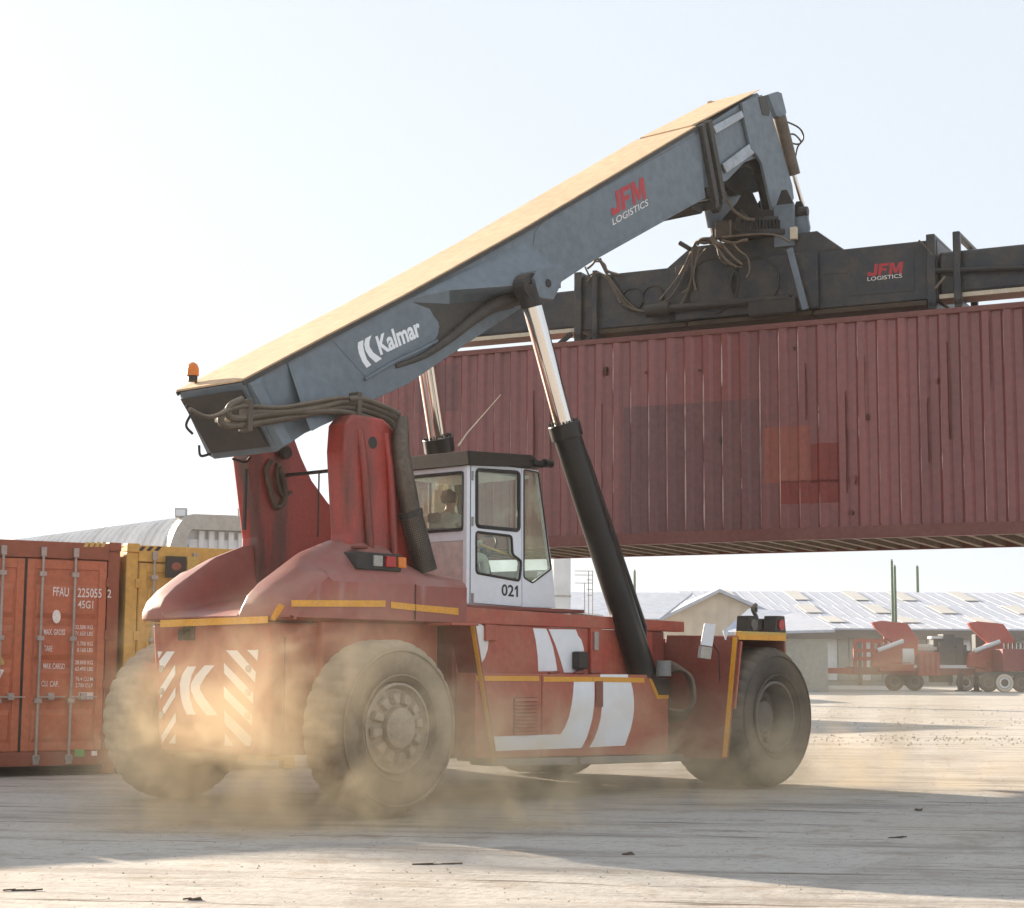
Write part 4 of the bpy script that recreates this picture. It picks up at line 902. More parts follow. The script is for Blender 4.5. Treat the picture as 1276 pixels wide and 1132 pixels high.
M['wear'] = paint('chalked_paint_edge', (.56, .42, .39), (.34, .19, .16), .6, 6, .5)
M['drip'] = paint('dark_drip_streak', (.125, .034, .028), None, .3, 6, .4)
wr, dr = MB(), MB(); rw_ = random.Random(11); k = 1
while k*PIT < LC-.4:
    xr = k*PIT+.128
    for q_ in range(rw_.choice((2, 3, 4))):
        z0_ = .2+rw_.random()*2.2; z1_ = min(2.88, z0_+rw_.uniform(.15, 1.3)); w0 = rw_.uniform(.002, .0095)*(1.5 if 4.0 < xr < 7.2 else .6)
        if rw_.random() < .25: z0_ = .19
        zz = [z0_+(z1_-z0_)*t_/6 for t_ in range(7)]; ww = [w0*rw_.uniform(.25, 1)*(0.2 if t_ in (0, 6) else 1) for t_ in range(7)]
        for t_ in range(6):
            wr.hexa([(xr+.016-ww[t_], .0085, zz[t_]), (xr+.016+ww[t_], .0085, zz[t_]), (xr+.016+ww[t_], .02, zz[t_]), (xr+.016-ww[t_], .02, zz[t_]), (xr+.016-ww[t_+1], .0085, zz[t_+1]), (xr+.016+ww[t_+1], .0085, zz[t_+1]), (xr+.016+ww[t_+1], .02, zz[t_+1]), (xr+.016-ww[t_+1], .02, zz[t_+1])])
    if rw_.random() < (.75 if k*PIT > 7.5 else .3):
        xd = k*PIT+.245+rw_.uniform(-.01, .01); z1_ = rw_.uniform(1.6, 2.9); z0_ = max(.2, z1_-rw_.uniform(.5, 1.9)); w0 = rw_.uniform(.003, .008)
        zz = [z0_+(z1_-z0_)*t_/7 for t_ in range(8)]; xx = [xd+rw_.uniform(-.008, .008) for _ in zz]; ww = [w0*rw_.uniform(.3, 1)*(0.2 if t_ in (0, 7) else 1) for t_ in range(8)]
        for t_ in range(7):
            dr.hexa([(xx[t_]-ww[t_], .0095, zz[t_]), (xx[t_]+ww[t_], .0095, zz[t_]), (xx[t_]+ww[t_], .06, zz[t_]), (xx[t_]-ww[t_], .06, zz[t_]), (xx[t_+1]-ww[t_+1], .0095, zz[t_+1]), (xx[t_+1]+ww[t_+1], .0095, zz[t_+1]), (xx[t_+1]+ww[t_+1], .06, zz[t_+1]), (xx[t_+1]-ww[t_+1], .06, zz[t_+1])])
    k += 1
wr.build('chalked_edges', M['wear'], cc, kind='stuff'); dr.build('drip_streaks', M['drip'], cc, kind='stuff')
# dents and rust scabs
for i in range(15):
    px = random.uniform(680, 1270); py = random.uniform(430, 640); q = local_at(CO, CA, px, py, .012)
    w_, h_ = random.uniform(.01, .022), random.uniform(.02, .09); n_ = 7
    MB().ext([(q.x+math.cos(2*PI*k/n_)*w_*random.uniform(.5, 1), -.0+.006, q.z+math.sin(2*PI*k/n_)*h_*random.uniform(.5, 1)) for k in range(n_)], (0, .05, 0)).build('rust_scab', M['red_dark'] if i % 2 else M['wood'], cc)

# ==================================================================== SPREADER
sp = empty('container_spreader', CO+V((0, 0, HC)), CA, label='dark blue-grey telescopic spreader frame clamped on top of the lifted container', cat='spreader')
SO = CO+V((0, 0, HC))
def sa(px, py, off): return local_at(SO, CA, px, py, off)
ya, yb_ = .78, 1.72
mb = MB(); mb.box((3.40, ya, .30), (8.75, yb_, 1.13)); mb.build('main_beam', M['spreader'], sp, bevel=.02)
MB().prism([(4.75, 1.13), (5.15, 1.42), (7.05, 1.45), (7.45, 1.13)], ya+.05, yb_-.05).build('hub_plate', M['spreader'], sp, bevel=.02)
MB().prism([(4.95, .30), (4.95, 1.12), (7.1, 1.12), (7.1, .30)], ya-.10, ya-.001).build('hub_cheek', M['spreader'], sp, bevel=.02)
for x0, x1 in ((3.32, 3.44), (3.62, 3.70), (8.62, 8.74), (8.98, 9.08)):
    MB().box((x0, ya-.09, .16), (x1, ya-.001, 1.17)).box((x0, yb_+.001, .16), (x1, yb_+.09, 1.17)).box((x0, ya-.09, 1.135), (x1, yb_+.09, 1.19)).box((x0, ya-.09, .14), (x1, yb_+.09, .26)).build('beam_collar', M['spreader'], sp, bevel=.015)
for a_, b_ in ((3.6, 5.1), (5.12, 6.98), (7.0, 8.6)): MB().box((a_, ya-.03, .22), (b_, yb_, .29)).build('beam_underside', M['wood'], sp, bevel=.01)
for a, b in ((.18, 3.39), (8.76, LC-.18)):
    t = MB(); t.box((a, ya+.03, .36), (b, ya+.45, .95)); t.build('telescopic_beam', M['spreader'], sp, bevel=.04)
    MB().box((a, ya+.02, .30), (b, ya+.44, .36)).build('beam_runner', M['cream'], sp)
for x in (.02, LC-.36):
    MB().box((x, .02, .30), (x+.34, WC-.02, .80)).build('end_beam', M['spreader'], sp, bevel=.03)
    for y in (.09, WC-.09):
        MB().box((x+.04, y-.09, .02), (x+.30, y+.09, .32)).build('twistlock_housing', M['spreader'], sp, bevel=.02)
        MB().cyl((x+.17, y, -.08), (x+.17, y, .03), .05, 12).build('twistlock', M['steel_dark'], sp)
# discs on the beam face
for px, py, r, off in ((788, 374, .17, ya), (814, 370, .16, ya), (888, 357, .40, ya-.10), (941, 352, .36, ya-.10)):
    q = sa(px, py, off); MB().cyl((q.x, off, q.z), (q.x, off-.012, q.z), r, 40).build('cover_disc', M['spreader'], sp, bevel=.004); MB().lathe([(r-.012, -.012), (r-.012, -.034), (r+.012, -.034), (r+.012, .004)], (q.x, off, q.z), 'y', 48).build('disc_rim', M['steel_dark'], sp)
# positioning cylinder along the lower edge, ram, small blocks
a, b = sa(830, 385, ya-.17), sa(985, 372, ya-.17); MB().cyl(a, b, .055, 16).build('slewing_cylinder', M['steel_dark'], sp, smooth=30)
a, b = sa(805, 388, ya-.16), sa(835, 384, ya-.16); MB().cyl(a, b, .10, 16).build('valve_block', M['steel_dark'], sp, bevel=.01)
q = sa(955, 385, ya-.15); MB().box((q.x-.25, ya-.22, q.z-.10), (q.x+.45, ya-.1, q.z+.12)).build('valve_block', M['steel_dark'], sp, bevel=.02)
for px, py in ((690, 357), (700, 390)):
    q = sa(px, py, ya+.08); MB().box((q.x-.12, q.y-.02, q.z-.04), (q.x+.12, q.y-.001, q.z+.04)).build('bracket', M['steel_dark'], sp)
# twist lock lever bits under the left end of main beam
for px, py in ((712, 416), (745, 412)):
    q = sa(px, py, ya); MB().bar(q, q+V((-.22, 0, -.16)), .06).build('guide_arm', M['steel_dark'], sp)
a, b = sa(984, 310, ya-.22), sa(1004, 386, ya-.22); MB().bar(a, b, .09, .05, up=(0, 1, 0)).build('strut', M['boom'], sp, bevel=.008)
# weathered plates on the beam face
for (x0, y0, x1, y1) in ((1010, 320, 1057, 340), (1060, 318, 1140, 362), (725, 360, 745, 405)):
    a, b = sa(x0, y0, ya), sa(x1, y1, ya); MB().box((a.x, ya-.008, b.z), (b.x, ya-.0005, a.z)).build('cover_plate', M['spreader'], sp)
def jf(u_, v_, vec=False):
    if vec: return V((0, -.002, 0))
    a, b, c = sa(1081, 344.5, ya-.010), sa(1124, 341, ya-.010), sa(1082.5, 330, ya-.010)
    return a+(b-a)*u_+(c-a)*v_
jfm(jf, sp)
a, b = sa(1081, 350.5, ya-.010), sa(1124, 346, ya-.010); lettering('LOGISTICS', a, b-a, (0, 0, 1), M['text_white'], sp, .055, (b-a).length, bold=.003)
# rusty stains
# rotator: gear ring, yoke with cheeks
ctr = V((6.2, 1.25, 0))
MB().cyl(ctr+V((0, 0, 1.44)), ctr+V((0, 0, 1.52)), .60, 48).build('rotator_base', M['steel_dark'], sp, smooth=30, bevel=.01)
nT = 72
rg = MB().lathe([(.30, 1.52), (.565, 1.52), (.565, 1.66), (.30, 1.66)], ctr, 'z', nT*2, lambda k, j, r: r-(.028 if (k % 2 and r > .5) else 0))
rg.build('gear_ring', M['steel_dark'], sp)
yk = MB()
for s in (-1, 1):
    yk.prism([(5.62, 1.66), (5.62, 1.80), (5.85, 2.02), (5.95, 2.20), (6.05, 2.20), (6.20, 1.86), (6.42, 1.86), (6.52, 2.12), (6.60, 2.12), (6.70, 1.9), (6.70, 1.66)], ctr.y+s*.34-.03, ctr.y+s*.34+.03)
yk.cyl(ctr+V((0, 0, 1.66)), ctr+V((0, 0, 1.72)), .54, 32)
yk.build('rotator_yoke', M['steel_dark'], sp, bevel=.01)
a = sa(977, 283, .85); MB().box((a.x-.14, .80, a.z-.30), (a.x+.16, .88, a.z+.32)).build('yoke_cheek', M['boom'], sp, bevel=.015)
a = sa(994, 285, .95); MB().prism([(a.x-.16, a.z-.26), (a.x+.12, a.z-.30), (a.x+.18, a.z), (a.x+.14, a.z+.22), (a.x-.02, a.z+.16), (a.x-.16, a.z+.32)], .93, 1.0).build('yoke_cheek', M['boom'], sp, bevel=.01)
a = sa(1001, 264, .95); MB().cyl(a-V((.06, 0, 0)), a+V((.07, 0, 0)), .07, 12).build('damper_eye', M['steel_dark'], sp, bevel=.01)
a = sa(1003, 298, .95); MB().cyl(a-V((.06, 0, 0)), a+V((.05, 0, 0)), .055, 10).build('pin_end', M['steel_dark'], sp)
a = sa(887, 270, .95); MB().tube([a+V((0, 0, .28)), a, a+V((.04, 0, -.28)), a+V((.0, 0, -.42))], [.035, .07, .05, .07], 10).build('damper_rod', M['steel_dark'], sp, smooth=30)
a = sa(903, 287, .70); MB().box((a.x-.13, .62, a.z-.13), (a.x+.13, .86, a.z+.13)).build('slewing_motor', M['exhaust'], sp, bevel=.025)
a = sa(989, 291, .75); MB().box((a.x-.05, .72, a.z-.09), (a.x+.05, .80, a.z+.09)).build('grease_tin', M['cream'], sp, bevel=.01)
a = sa(935, 272, .80); MB().prism([(a.x-.30, a.z-.16), (a.x-.14, a.z+.16), (a.x+.12, a.z-.16)], .78, .84).build('guard_plate', M['exhaust'], sp, bevel=.01)
# cables
def cable(pts, off, r, mat='hose_pale', n=7):
    return MB().tube(cat_curve([sa(px, py, off if not isinstance(off, list) else off[i]) for i, (px, py) in enumerate(pts)], n), r, 6).build('hose', M[mat], sp, smooth=60)
for pts, r, mt in (([(866, 305), (862, 312), (845, 345), (822, 374)], .014, 'hose_pale'), ([(868, 306), (858, 330), (838, 368), (820, 380)], .016, 'hose'),
                   ([(872, 308), (866, 330), (858, 358), (850, 366)], .014, 'hose_pale'), ([(880, 310), (868, 325), (864, 345), (867, 362)], .016, 'hose_pale'),
                   ([(890, 300), (878, 303), (868, 302), (863, 315), (862, 345), (852, 375), (838, 386), (820, 389)], .024, 'hose'),
                   ([(890, 302), (896, 312), (906, 325), (918, 333)], .018, 'hose_pale'), ([(893, 303), (898, 318), (910, 330), (925, 334)], .016, 'hose'),
                   ([(897, 302), (906, 312), (915, 322), (925, 330)], .020, 'hose_pale'), ([(900, 300), (915, 303), (925, 300), (932, 299)], .022, 'hose_pale'),
                   ([(886, 296), (892, 303), (900, 306)], .04, 'hose_pale'), ([(912, 302), (922, 313), (932, 322), (934, 338), (930, 346)], .014, 'hose_pale'),
                   ([(893, 300), (895, 315), (899, 325), (906, 330)], .014, 'hose'), ([(900, 296), (930, 293), (965, 293), (984, 302)], .016, 'hose_pale'),
                   ([(905, 228), (904, 243), (912, 260), (928, 272), (940, 274)], .022, 'hose_pale'), ([(896, 220), (900, 240), (897, 262)], .018, 'hose'),
                   ([(868, 305), (874, 299), (886, 298)], .03, 'hose')):
    cable(pts, .62, r, mt)
a = sa(855, 307, .62); MB().cyl(a-V((.10, 0, -.06)), a+V((.06, 0, -.05)), .035, 8).build('hose_coupling', M['steel_dark'], sp)
for pts, r, mt in (([(732, 335), (738, 330), (745, 323), (755, 340), (765, 360), (775, 378)], .018, 'hose'), ([(740, 326), (750, 328), (757, 345), (773, 378)], .014, 'hose_pale'),
                   ([(729, 333), (734, 345), (732, 352), (742, 342), (755, 345), (768, 368), (785, 385)], .016, 'hose'), ([(744, 322), (753, 330), (757, 338), (772, 343)], .022, 'hose'),
                   ([(748, 322), (752, 332), (762, 350), (778, 372), (795, 388)], .016, 'hose'), ([(732, 345), (745, 340), (760, 352), (782, 380), (800, 388)], .014, 'hose'),
                   ([(1166, 360), (1172, 352), (1178, 345)], .02, 'hose_pale'), ([(775, 380), (795, 388), (812, 388), (835, 386), (848, 380)], .02, 'hose'), ([(1145, 300), (1155, 310), (1162, 318)], .016, 'hose')):
    cable(pts, .70, r, mt)
MB().cyl(sa(1164, 338, ya-.05), sa(1276, 334, ya-.05), .035, 8).build('hose_tray', M['steel_dark'], sp)

# ==================================================================== STANDING CONTAINERS (left)
def door_container(root_loc, an, W_, H_, L_, pm, fm, root, orange):
    K = root
    MB().box((.16, .0, .118), (W_-.16, .12, .30)).build('door_sill', fm, K, bevel=.01)
    MB().box((.16, .0, H_-.24), (W_-.16, .12, H_-.02)).build('door_header', fm, K, bevel=.01)
    for x in (0, W_-.16):
        MB().box((x, .02, .118), (x+.16, .16, H_-.118)).build('corner_post', fm, K, bevel=.01)
        for z in (0, H_-.118):
            for y in (0, L_-.17): MB().box((x-.004, y-.006, z), (x+.164, y+.17, z+.118)).build('corner_casting', fm, K, bevel=.01)
        MB().box((x, L_-.16, .118), (x+.16, L_, H_-.118)).build('corner_post', fm, K)
    for x0, x1 in ((.17, W_/2-.008), (W_/2+.008, W_-.17)):
        d_ = MB().box((x0, .03, .30), (x1, .075, H_-.25)).build('door', pm, K, bevel=.008)
        # pressed panel: frame proud, horizontal swages
        MB().box((x0+.01, .012, .31), (x0+.11, .03, H_-.26)).box((x1-.11, .012, .31), (x1-.01, .03, H_-.26)).box((x0+.11, .012, H_-.38), (x1-.11, .03, H_-.26)).box((x0+.11, .012, .31), (x1-.11, .03, .42)).build('door_frame', pm, d_, bevel=.006)
        n_ = 4
        for k in range(n_):
            zc = .62+k*(H_-1.1)/(n_-.4)
            MB().prism([(0, 0)], 0, 0) if False else None
            MB().hexa([(x0+.13, .030, zc-.22), (x1-.13, .030, zc-.22), (x1-.13, .030, zc+.22), (x0+.13, .030, zc+.22), (x0+.15, .006, zc-.15), (x1-.15, .006, zc-.15), (x1-.15, .006, zc+.15), (x0+.15, .006, zc+.15)]).build('door_swage', pm, d_, bevel=.006)
        MB().box((x0-.006 if x0 > W_/2 else x1-.004, .014, .30), (x0+.008 if x0 > W_/2 else x1+.006, .03, H_-.25)).build('door_seal', M['black'], d_)
        for bx in (x0+.20, x1-.30 if x0 < W_/2 else x1-.445):
            b_ = MB().cyl((bx, -.035, .20), (bx, -.035, H_-.10), .017, 10)
            bo_ = b_.build('locking_bar', M['galv'], d_, smooth=40)
            for z in (.22, .95, 1.75, H_-.45): MB().box((bx-.045, -.06, z-.03), (bx+.045, .0, z+.03)).build('bar_bracket', M['galv'], bo_, bevel=.006)
            MB().box((bx-.035, -.06, H_-.22), (bx+.035, -.015, H_-.10)).box((bx-.035, -.06, .14), (bx+.035, -.015, .26)).build('cam_keeper', M['galv'], bo_, bevel=.006)
            MB().bar((bx, -.06, 1.0), (bx+.34, -.05, 1.0), .03, .018).build('bar_handle', M['galv'], bo_)
            MB().box((bx+.12, -.075, .96), (bx+.20, .0, 1.05)).build('handle_catch', M['galv'], bo_, bevel=.006)
        hx = x0-.03 if x0 < W_/2 else x1+.0
        for z in (.5, 1.15, 1.8, 2.5): MB().box((hx-.02, -.012, z-.06), (hx+.05, .02, z+.06)).build('hinge', fm, d_, bevel=.006)
    m = MB(); m.box((.0, .16, H_-.03), (W_, L_-.1, H_-.012)); m.build('roof', fm, K)
    sw_ = MB()
    for x0 in (0.01, W_-.04): sw_.box((x0, .16, .1), (x0+.03, L_-.12, H_-.03))
    sw_.build('side_wall', pm, K)
    MB().box((.1, L_-.05, .1), (W_-.1, L_-.02, H_-.03)).build('end_wall', pm, K)
AF = math.atan2(-.298, .955)
uF = V((math.cos(AF), math.sin(AF), 0))
A0 = V((1.76, 5.44, 0)); WF, HF = 2.50, 3.03
F1 = A0-uF*WF
k1 = empty('shipping_container', F1, AF, label='weathered orange shipping container with white code lettering on its closed doors, at the left edge', cat='shipping container')
door_container(F1, AF, WF, HF, 12.2, M['orange_cont'], M['orange_dark'], k1, True)
F2 = A0+uF*.09
k2 = empty('shipping_container', F2, AF, label='yellow shipping container with closed doors between the orange container and the reach stacker', cat='shipping container')
door_container(F2, AF, WF, HF, 12.2, M['yellow_cont'], M['yellow_cont'], k2, False)
def fa(px, py, off=.028): return local_at(F1, AF, px, py, off)
def ftext(s_, p0, p1, hpx, bold=.01):
    a, b = fa(*p0, -.002), fa(*p1, -.002); c = fa(p0[0], p0[1]-hpx, -.002)
    lettering(s_, V((a.x, -.002, a.z)), (b-a), (0, 0, 1), M['text_white'], k1, c.z-a.z, (b-a).length, bold=bold)
ftext('FFAU', (66, 742.5), (85.5, 743.5), 11); ftext('225055', (96.5, 744), (126.5, 745), 11); ftext('2', (133.5, 744.8), (138.5, 745), 10); ftext('45G1', (97, 758), (116, 758.5), 9.5)
for t_, x_, y_, x2 in (('MAX. GROSS', 54.5, 791, 81), ('TARE', 55, 811.5, 65), ('MAX. CARGO', 54, 833.5, 80.5), ('CU. CAP.', 51.5, 855.5, 73)): ftext(t_, (x_, y_), (x2, y_+.5), 7, .008)
for t_, t2, x_, y_, x2 in (('32.500 KG', '71.650 LBS', 93.5, 784, 115.5), ('3.700 KG', '8.160 LBS', 96, 804.5, 115.5), ('28.800 KG', '63.490 LBS', 93.5, 828, 115.5), ('76.4 CU.M', '2.700 CU.F', 94, 848.5, 115.5)):
    ftext(t_, (x_, y_), (x2, y_+.4), 5, .004); ftext(t2, (x_, y_+8), (x2, y_+8.4), 5, .004)
def fdecal(pts, mat, name='sticker', off=-.003):
    return MB().ext([V((fa(*p, off).x, off, fa(*p, off).z)) for p in pts], (0, .002, 0)).build(name, M[mat], k1)
fdecal([(98, 863), (116, 863), (116, 872), (98, 872)], 'text_white'); fdecal([(93, 934), (105, 934), (105, 943), (93, 943)], 'green_sticker'); fdecal([(114, 936), (121, 936), (121, 942), (114, 942)], 'text_white')
fdecal([(70.5+5.2*math.cos(t*PI/10), 768.5+8.5*math.sin(t*PI/10)) for t in range(20)], 'text_white')
fdecal([(0, 815), (4, 822), (6, 828), (0, 829)], 'yellow_pale'); fdecal([(0, 834), (5, 835), (2, 842), (0, 846)], 'text_white')
for x_ in (104, 111, 118, 125): fdecal([(x_+3.5, 675.5), (x_+8, 676), (x_+4.5, 682), (x_, 681.5)], 'yellow_pale', 'warning_stripe')
def fa2(px, py, off): return local_at(F2, AF, px, py, off)
for x_ in (172, 182, 192): MB().ext([V((fa2(*p, -.002).x, -.002, fa2(*p, -.002).z)) for p in ((x_+5, 681), (x_+10, 681.7), (x_+5, 687), (x_, 686.3))], (0, .002, 0)).build('warning_stripe', M['black'], k2)
for i in range(3):                                   # the row goes on to the left, out of the picture; its shade lies across the yard
    kk = k1.copy(); COL.objects.link(kk); kk.location = F1-uF*((WF+.09)*(i+1)); kk['label'] = ['orange shipping container just outside the left edge, next to the lettered one', 'orange shipping container second beyond the left edge of the picture', 'orange shipping container at the far left end of the row'][i]; kk['group'] = 'containers of the row left of the picture'
    for ch_ in list(k1.children):
        if ch_.name.split('.')[0] in ('lettering', 'sticker', 'warning_stripe'): continue
        c_ = ch_.copy(); COL.objects.link(c_); c_.parent = kk
        for g_ in list(ch_.children):
            d_ = g_.copy(); COL.objects.link(d_); d_.parent = c_
            for h_ in list(g_.children): e_ = h_.copy(); COL.objects.link(e_); e_.parent = d_
# dark placard board fixed on the yellow doors
pl = MB().box((fa2(206, 720, -.07).x, -.075, fa2(206, 720, -.07).z), (fa2(232, 694, -.07).x, -.055, fa2(232, 694, -.07).z)).build('placard', M['steel_dark'], k2)
q = fa2(220, 706, -.078); MB().ext([(q.x+.07*math.cos(t*PI/8), -.076, q.z+.055*math.sin(t*PI/8)) for t in range(16)], (0, -.004, 0)).build('placard_mark', M['patch_orange'], pl)
MB().box((fa2(233, 716, -.07).x, -.072, fa2(233, 712, -.07).z), (fa2(248, 700, -.07).x, -.06, fa2(248, 694, -.07).z)).build('placard', M['yellow_pale'], k2)

# ==================================================================== BACKGROUND BUILDINGS
M['roofblue'] = paint('pale_blue_sheet_roof', (.40, .445, .53), (.47, .49, .54), .6, .25, .85, spec=.15)
M['skylight'] = paint('cream_skylight_sheet', (.52, .50, .46), (.46, .44, .40), .5, 1, .5)
M['shedwall'] = paint('shed_wall', (.36, .37, .34), (.30, .30, .27), .5, .4, .8)
M['shedtan'] = paint('tan_gable_wall', (.60, .53, .43), (.56, .50, .41), .3, .08, .85)
M['shedpale'] = paint('pale_gable_sheet', (.66, .67, .68), (.62, .63, .63), .3, .1, .75)
M['gutter'] = paint('dark_gutter', (.12, .11, .10), None, .4, 1, .7)
M['polegreen'] = paint('green_pole_paint', (.05, .13, .07), None, .4, 2, .6)
M['trailer_red'] = paint('side_loader_red', (.40, .06, .045), (.30, .07, .06), .5, 1.2, .5)
M['trailer_maroon'] = paint('maroon_trailer_paint', (.22, .04, .045), None, .4, 1.2, .5)
M['darkmach'] = paint('dark_machinery', (.035, .045, .06), (.08, .08, .08), .5, 1.2, .6)
def bg_root(name, lat, dep, ang, **k):
    p = far(lat, dep); return empty(name, p, math.atan2(RH.y, RH.x)+ang, **k)      # local x to the right, y away (for ang=0)
# long shed with three parallel roof bays, D=140
D = 140.0
x0, x1 = fpx(905, D), fpx(1276, D)+30
long_ = bg_root('warehouse', 0, D, 0, label='long low warehouse with pale blue roofs and cream skylight strips behind the trailers', cat='warehouse')
ez = fz(783, D)
lw = MB().box((x0, .3, 0), (x1, 60, ez-.1)).build('wall', M['shedwall'], long_)
nn_ = 60
for k in range(nn_):                                            # wall sheets and the columns of the open front
    xa = x0+(x1-x0)*k/nn_; 
    MB().box((xa+.05, .12+(k % 2)*.06, .4), (xa+(x1-x0)/nn_-.05, .29, ez-.7)).build('wall_sheet', M['shedwall'] if k % 3 else M['shedpale'], long_)
for k in range(0, nn_, 4):
    xa = x0+(x1-x0)*k/nn_; MB().box((xa-.12, -.1, 0), (xa+.12, .1, ez-.3)).build('column', M['gutter'], long_)
MB().box((x0-.5, -.5, ez-.75), (x1, -.2, ez)).build('gutter', M['gutter'], long_)
bays = ((-.5, ez, 9.0, fz(769.5, D+9)), (9.3, fz(770, D+9)-.25, 20, fz(754.5, D+20)), (20.3, fz(756, D+20)-.2, 34, fz(737.5, D+34)))
for (ya_, za, yb2, zb) in bays:
    m = MB(); m.hexa([(x0-.6, ya_, za), (x1, ya_, za), (x1, yb2, zb), (x0-.6, yb2, zb), (x0-.6, ya_, za+.12), (x1, ya_, za+.12), (x1, yb2, zb+.12), (x0-.6, yb2, zb+.12)])
    ro = m.build('roof', M['roofblue'], long_)
    nrib = 46
    for k in range(nrib):
        xa = x0+(x1-x0)*(k+.5)/nrib; MB().hexa([(xa-.05, ya_, za+.12), (xa+.05, ya_, za+.12), (xa+.05, yb2, zb+.12), (xa-.05, yb2, zb+.12), (xa-.05, ya_, za+.15), (xa+.05, ya_, za+.15), (xa+.05, yb2, zb+.15), (xa-.05, yb2, zb+.15)]).build('roof_rib', M['roofblue'], ro)
    for k in range(9):
        xa = x0+3+(x1-x0)*k/9+random.uniform(-1, 1); f0, f1 = .45, .98; L_ = lambda f: (ya_+(yb2-ya_)*f, za+(zb-za)*f+.2)
        (p_, q_), (r_, s_) = L_(f0), L_(f1)
        MB().hexa([(xa, p_, q_), (xa+1.5, p_, q_), (xa+1.5, r_, s_), (xa, r_, s_), (xa, p_, q_+.05), (xa+1.5, p_, q_+.05), (xa+1.5, r_, s_+.05), (xa, r_, s_+.05)]).build('skylight', M['skylight'], ro)
# white/grey gable barn
D2 = 118.0
barn = bg_root('barn', 0, D2, 0, label='tan gabled barn beyond the front wheel of the reach stacker', cat='barn')
gx = lambda px: fpx(px, D2)
gp = [(gx(770), 0), (gx(770), fz(800, D2)), (gx(896), fz(738, D2)), (gx(975), fz(772, D2)), (gx(975), 0)]
MB().prism(gp, 0, 25).build('wall', M['shedtan'], barn)
for (a, b) in ((gp[1], gp[2]), (gp[2], gp[3])):
    m = MB().hexa([(a[0], -.6, a[1]+.02), (b[0], -.6, b[1]+.02), (b[0], 25.5, b[1]+.02), (a[0], 25.5, a[1]+.02), (a[0], -.6, a[1]+.25), (b[0], -.6, b[1]+.25), (b[0], 25.5, b[1]+.25), (a[0], 25.5, a[1]+.25)]).build('roof', M['roofblue'], barn)
for k in range(14):
    xa = gp[1][0]+(gp[3][0]-gp[1][0])*(k+.5)/14
    zt_ = interp([gp[1], gp[2], gp[3]], xa); MB().box((xa-.05, -.05, 0), (xa+.05, -.004, zt_-.1)).build('wall_rib', M['shedtan'], barn)
# blue-roofed shed in front, left of the barn
D3 = 100.0
sh = bg_root('shed', 0, D3, 0, label='low shed with a pale blue sloping roof left of the tan barn', cat='shed')
gx = lambda px: fpx(px, D3)
MB().box((gx(640), .5, 0), (gx(835), 12, fz(775, D3)-.4)).build('wall', M['shedtan'], sh)
MB().hexa([(gx(640), 0, fz(772, D3)), (gx(822), 0, fz(774, D3)), (gx(880)+.5, 12, fz(741, D3+12)), (gx(700), 12, fz(741, D3+12)), (gx(640), 0, fz(772, D3)+.15), (gx(822), 0, fz(774, D3)+.15), (gx(880)+.5, 12, fz(741, D3+12)+.15), (gx(700), 12, fz(741, D3+12)+.15)]).build('roof', M['roofblue'], sh)
sh2 = bg_root('shed', 0, 108, 0, label='low shed with a blue lean-to roof right of the tan barn', cat='shed')
gx = lambda px: fpx(px, 108)
MB().hexa([(gx(880), -8, fz(790, 100)), (gx(1010), -8, fz(786, 100)), (gx(1010), 6, fz(764, 114)), (gx(950), 6, fz(760, 114)), (gx(880), -8, fz(790, 100)+.15), (gx(1010), -8, fz(786, 100)+.15), (gx(1010), 6, fz(764, 114)+.15), (gx(950), 6, fz(760, 114)+.15)]).build('roof', M['roofblue'], sh2)
MB().box((gx(890), -7, 0), (gx(1005), 5, fz(792, 100)-.1)).build('wall', M['shedwall'], sh2)
# pale low block + silo tower and ladder frame right of the cab
D4 = 75.0
silo = bg_root('silo', fpx(700, D4), D4, 0, label='pale silo tower standing right behind the cab', cat='silo')
MB().cyl((0, 0, 0), (0, 0, fz(700, D4)+6.0), .42, 24).build('shaft', M['shedpale'], silo, smooth=40)
for z in (2, 4.4, 6.8): MB().cyl((0, 0, z), (0, 0, z+.08), .45, 24).build('hoop', M['galv'], silo)
gb = bg_root('office_block', fpx(650, D4), D4+4, 0, label='pale low building behind the silo and the cab', cat='building')
gb_ = MB().box((0, 0, 0), (fpx(800, D4)-fpx(650, D4), 8, fz(765, D4))).build('wall', M['shedpale'], gb)
MB().hexa([(-.2, -.4, fz(752, D4)), (3.8, -.4, fz(765, D4)), (3.8, 8, fz(765, D4)), (-.2, 8, fz(752, D4)), (-.2, -.4, fz(750, D4)), (3.8, -.4, fz(763, D4)), (3.8, 8, fz(763, D4)), (-.2, 8, fz(750, D4))]).build('roof', M['shedpale'], gb)
gt = bg_root('gantry', fpx(727, D4), D4-3, 0, label='thin grey ladder gantry beside the silo', cat='gantry')
D5 = D4-3; gx = lambda px: fpx(px, D5)-fpx(727, D5)
for px in (725.5, 730.5, 735.5): MB().box((gx(px)-.02, 0, 0), (gx(px)+.02, .04, fz(712 if px > 728 else 727, D5))).build('upright', M['galv'], gt)
for py in (712, 717, 723, 727, 735, 742): MB().box((gx(713 if py in (712, 727, 717) else 728), 0, fz(py, D5)-.015), (gx(736), .04, fz(py, D5)+.015)).build('rung', M['galv'], gt)
